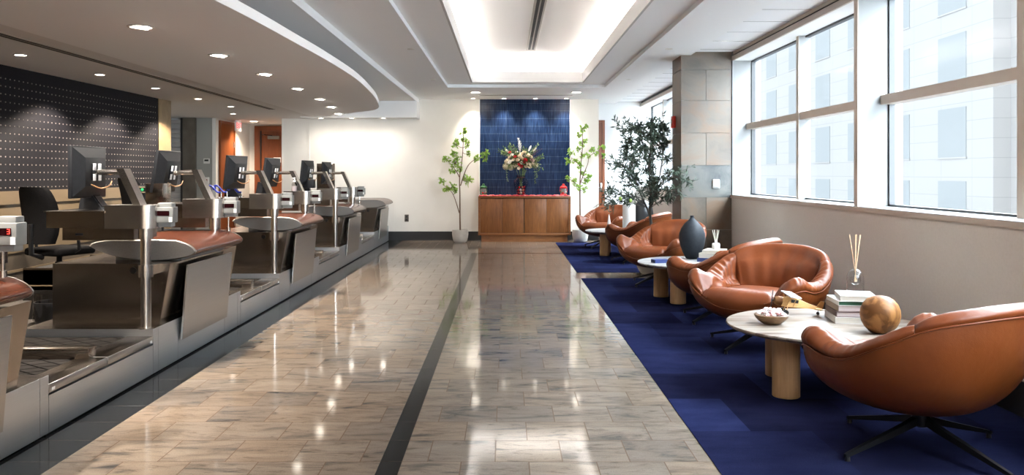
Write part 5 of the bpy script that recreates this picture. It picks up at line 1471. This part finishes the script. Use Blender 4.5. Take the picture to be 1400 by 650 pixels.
for (cx, cy, rp) in ((222, 270, 30), (205, 312, 28), (250, 320, 26), (470, 300, 24)):     # hydrangea heads
    c = fpx(cx, cy, -.03); r_ = rp / 6.5 / 1150 * 16.1; b = B()
    for _ in range(46):
        v = rvec(rg); 
        for k_ in range(4):
            a = PI / 2 * k_ + rg.random(); s1 = v.orthogonal().normalized(); s2 = v.cross(s1)
            leaf(b, c + v * r_ * .9, s1 * math.cos(a) + s2 * math.sin(a) + v * .4, .022, .018, v)
    b.sphere(c, r_ * .75, 10, 7)
    b.build('hydrangea', M['petalhydra'], t, weld=0)
for (p0, p1, m_) in (((330, 250), (198, 160), 'petalwhite'), ((380, 240), (428, 128), 'petalwhite'), ((400, 240), (476, 138), 'petalhydra'), ((330, 250), (160, 172), 'leafdeep')):   # lily buds
    a_, e_ = fpx(*p0), fpx(*p1); d_ = (e_ - a_).normalized()
    b = B(); b.tube([a_, e_ - d_ * .10], .004, 6, 1); b.tube([e_ - d_ * .11, e_ - d_ * .07, e_ - d_ * .02, e_ + d_ * .01], [.008, .020, .018, .003], 8, 0); b.build('lily_bud', [M[m_], M['leafdeep']], t)
b = B()
for s_ in range(3):
    a_, e_ = fpx(330, 200), fpx(318 + 9 * s_, 65 + 22 * s_)
    b.tube([a_, e_], [.003, .001], 5)
    for f in np.linspace(.25, 1, 14):
        for k_ in range(4): leaf(b, a_.lerp(e_, f), (e_ - a_).normalized() * .8 + rvec(rg) * .8, .035, .008, rvec(rg))
b.build('plume', M['feather'], t, weld=0)
b = B()
for _ in range(75):
    a_ = fpx(340 + rg.uniform(-60, 60), 300, rg.uniform(-.1, .12)); e_ = fpx(340 + rg.uniform(-190, 190), rg.uniform(120, 330), rg.uniform(-.15, .15))
    b.tube([a_, a_.lerp(e_, .5) + Vector((0, 0, .02)), e_], [.003, .002, .001], 4)
    for f in np.linspace(.35, 1, 7):
        for k_ in range(2): leaf(b, a_.lerp(e_, f), (e_ - a_).normalized() + rvec(rg) * .8, rg.uniform(.04, .075), rg.uniform(.014, .026), rvec(rg))
b.build('greenery', M['leafdeep'], t, weld=0)
b = B()
for _ in range(26):
    a_ = fpx(340, 300, rg.uniform(-.08, .1)); e_ = fpx(rg.uniform(170, 530), rg.uniform(120, 300), rg.uniform(-.12, .12))
    b.tube([a_, e_], [.0028, .001], 4)
    for f in np.linspace(.6, 1, 5): leaf(b, a_.lerp(e_, f), (e_ - a_).normalized() + rvec(rg), .028, .010, rvec(rg))
b.build('twigs', M['twig'], t, weld=0)
b = B()
for (xx, yy, x2, y2) in ((455, 330, 465, 450), (470, 320, 478, 400), (225, 340, 220, 430), (480, 300, 500, 340)):
    c_ = smooth_curve([fpx(380, 310), fpx(xx, yy - 20, -.1), fpx(x2, y2, -.12)], 6); b.tube(c_, .002, 4)
    for p_ in c_[4:]:
        for k_ in range(5): leaf(b, p_, Vector((0, 0, -.8)) + rvec(rg) * .7, .04, .009, rvec(rg))
b.build('hanging_spray', M['petalhydra'] if False else M['leafdeep'], t, weld=0)
b = B()
for _ in range(16):
    a = rg.random() * 2 * PI
    b.tube([(.03 * math.cos(a), .03 * math.sin(a), .18), (.05 * math.cos(a + 2), .05 * math.sin(a + 2), .36), (.11 * math.cos(a + 2), .09 * math.sin(a + 2), .50)], .0035, 5)
b.build('stem', M['leafdeep'], t)
b = B(); b.lathe([(.078, .336), (.083, .345), (.078, .354)], seg=24, capb=False, capt=False); b.build('ribbon', M['twig'], t)

# ================================================================== LIGHT, CAMERA
w = bpy.data.worlds.new('overcast_sky'); scene.world = w; w.use_nodes = True
bg = w.node_tree.nodes['Background']; bg.inputs['Color'].default_value = (.82, .925, 1.0, 1)
wt = w.node_tree   # unseen sky made brighter over the street, dimmer behind, to balance room and facade
tcw = wt.nodes.new('ShaderNodeTexCoord'); spw = wt.nodes.new('ShaderNodeSeparateXYZ'); mr = wt.nodes.new('ShaderNodeMapRange')
mr.inputs['From Min'].default_value = .12; mr.inputs['From Max'].default_value = .45; mr.inputs['To Min'].default_value = .35; mr.inputs['To Max'].default_value = 9.0
wt.links.new(tcw.outputs['Generated'], spw.inputs[0]); wt.links.new(spw.outputs['X'], mr.inputs[0]); wt.links.new(mr.outputs[0], bg.inputs['Strength'])
def portal(y0, y1):
    l = bpy.data.lights.new('sky_portal', 'AREA'); l.shape = 'RECTANGLE'; l.size = ZH - 1.044; l.size_y = y1 - y0
    l.cycles.is_portal = True
    ob = bpy.data.objects.new('sky_portal', l); COL.objects.link(ob)
    ob.location = (GX + .14, (y0 + y1) / 2, (ZH + 1.044) / 2); ob.rotation_euler = (0, R(90), 0)
for (a, c) in ((6.69, 10.3), (3.02, 6.61), (-.66, 2.94), (-2.5, -.74), (10.9, 13.9), (14.0, 17.4)): portal(a, c)

cam = bpy.data.cameras.new('camera'); co = bpy.data.objects.new('camera', cam); COL.objects.link(co)
co.location = (0, 0, 1.3); co.rotation_euler = (R(90), 0, 0)
cam.sensor_width = 36; cam.sensor_fit = 'HORIZONTAL'; cam.lens = 1150 / 1400 * 36
cam.shift_x = 8 / 1400; cam.shift_y = -87 / 1400; cam.clip_start = .05; cam.clip_end = 500
scene.camera = co
vs_ = scene.view_settings
vs_.view_transform = 'Standard'; vs_.look = 'None'; vs_.exposure = 2.65; vs_.gamma = 1.0; vs_.use_curve_mapping = False
scene.cycles.max_bounces = 8; scene.cycles.diffuse_bounces = 5; scene.cycles.glossy_bounces = 4; scene.cycles.transparent_max_bounces = 12
scene.cycles.sample_clamp_indirect = 6.0
scene.cycles.caustics_reflective = False; scene.cycles.caustics_refractive = False
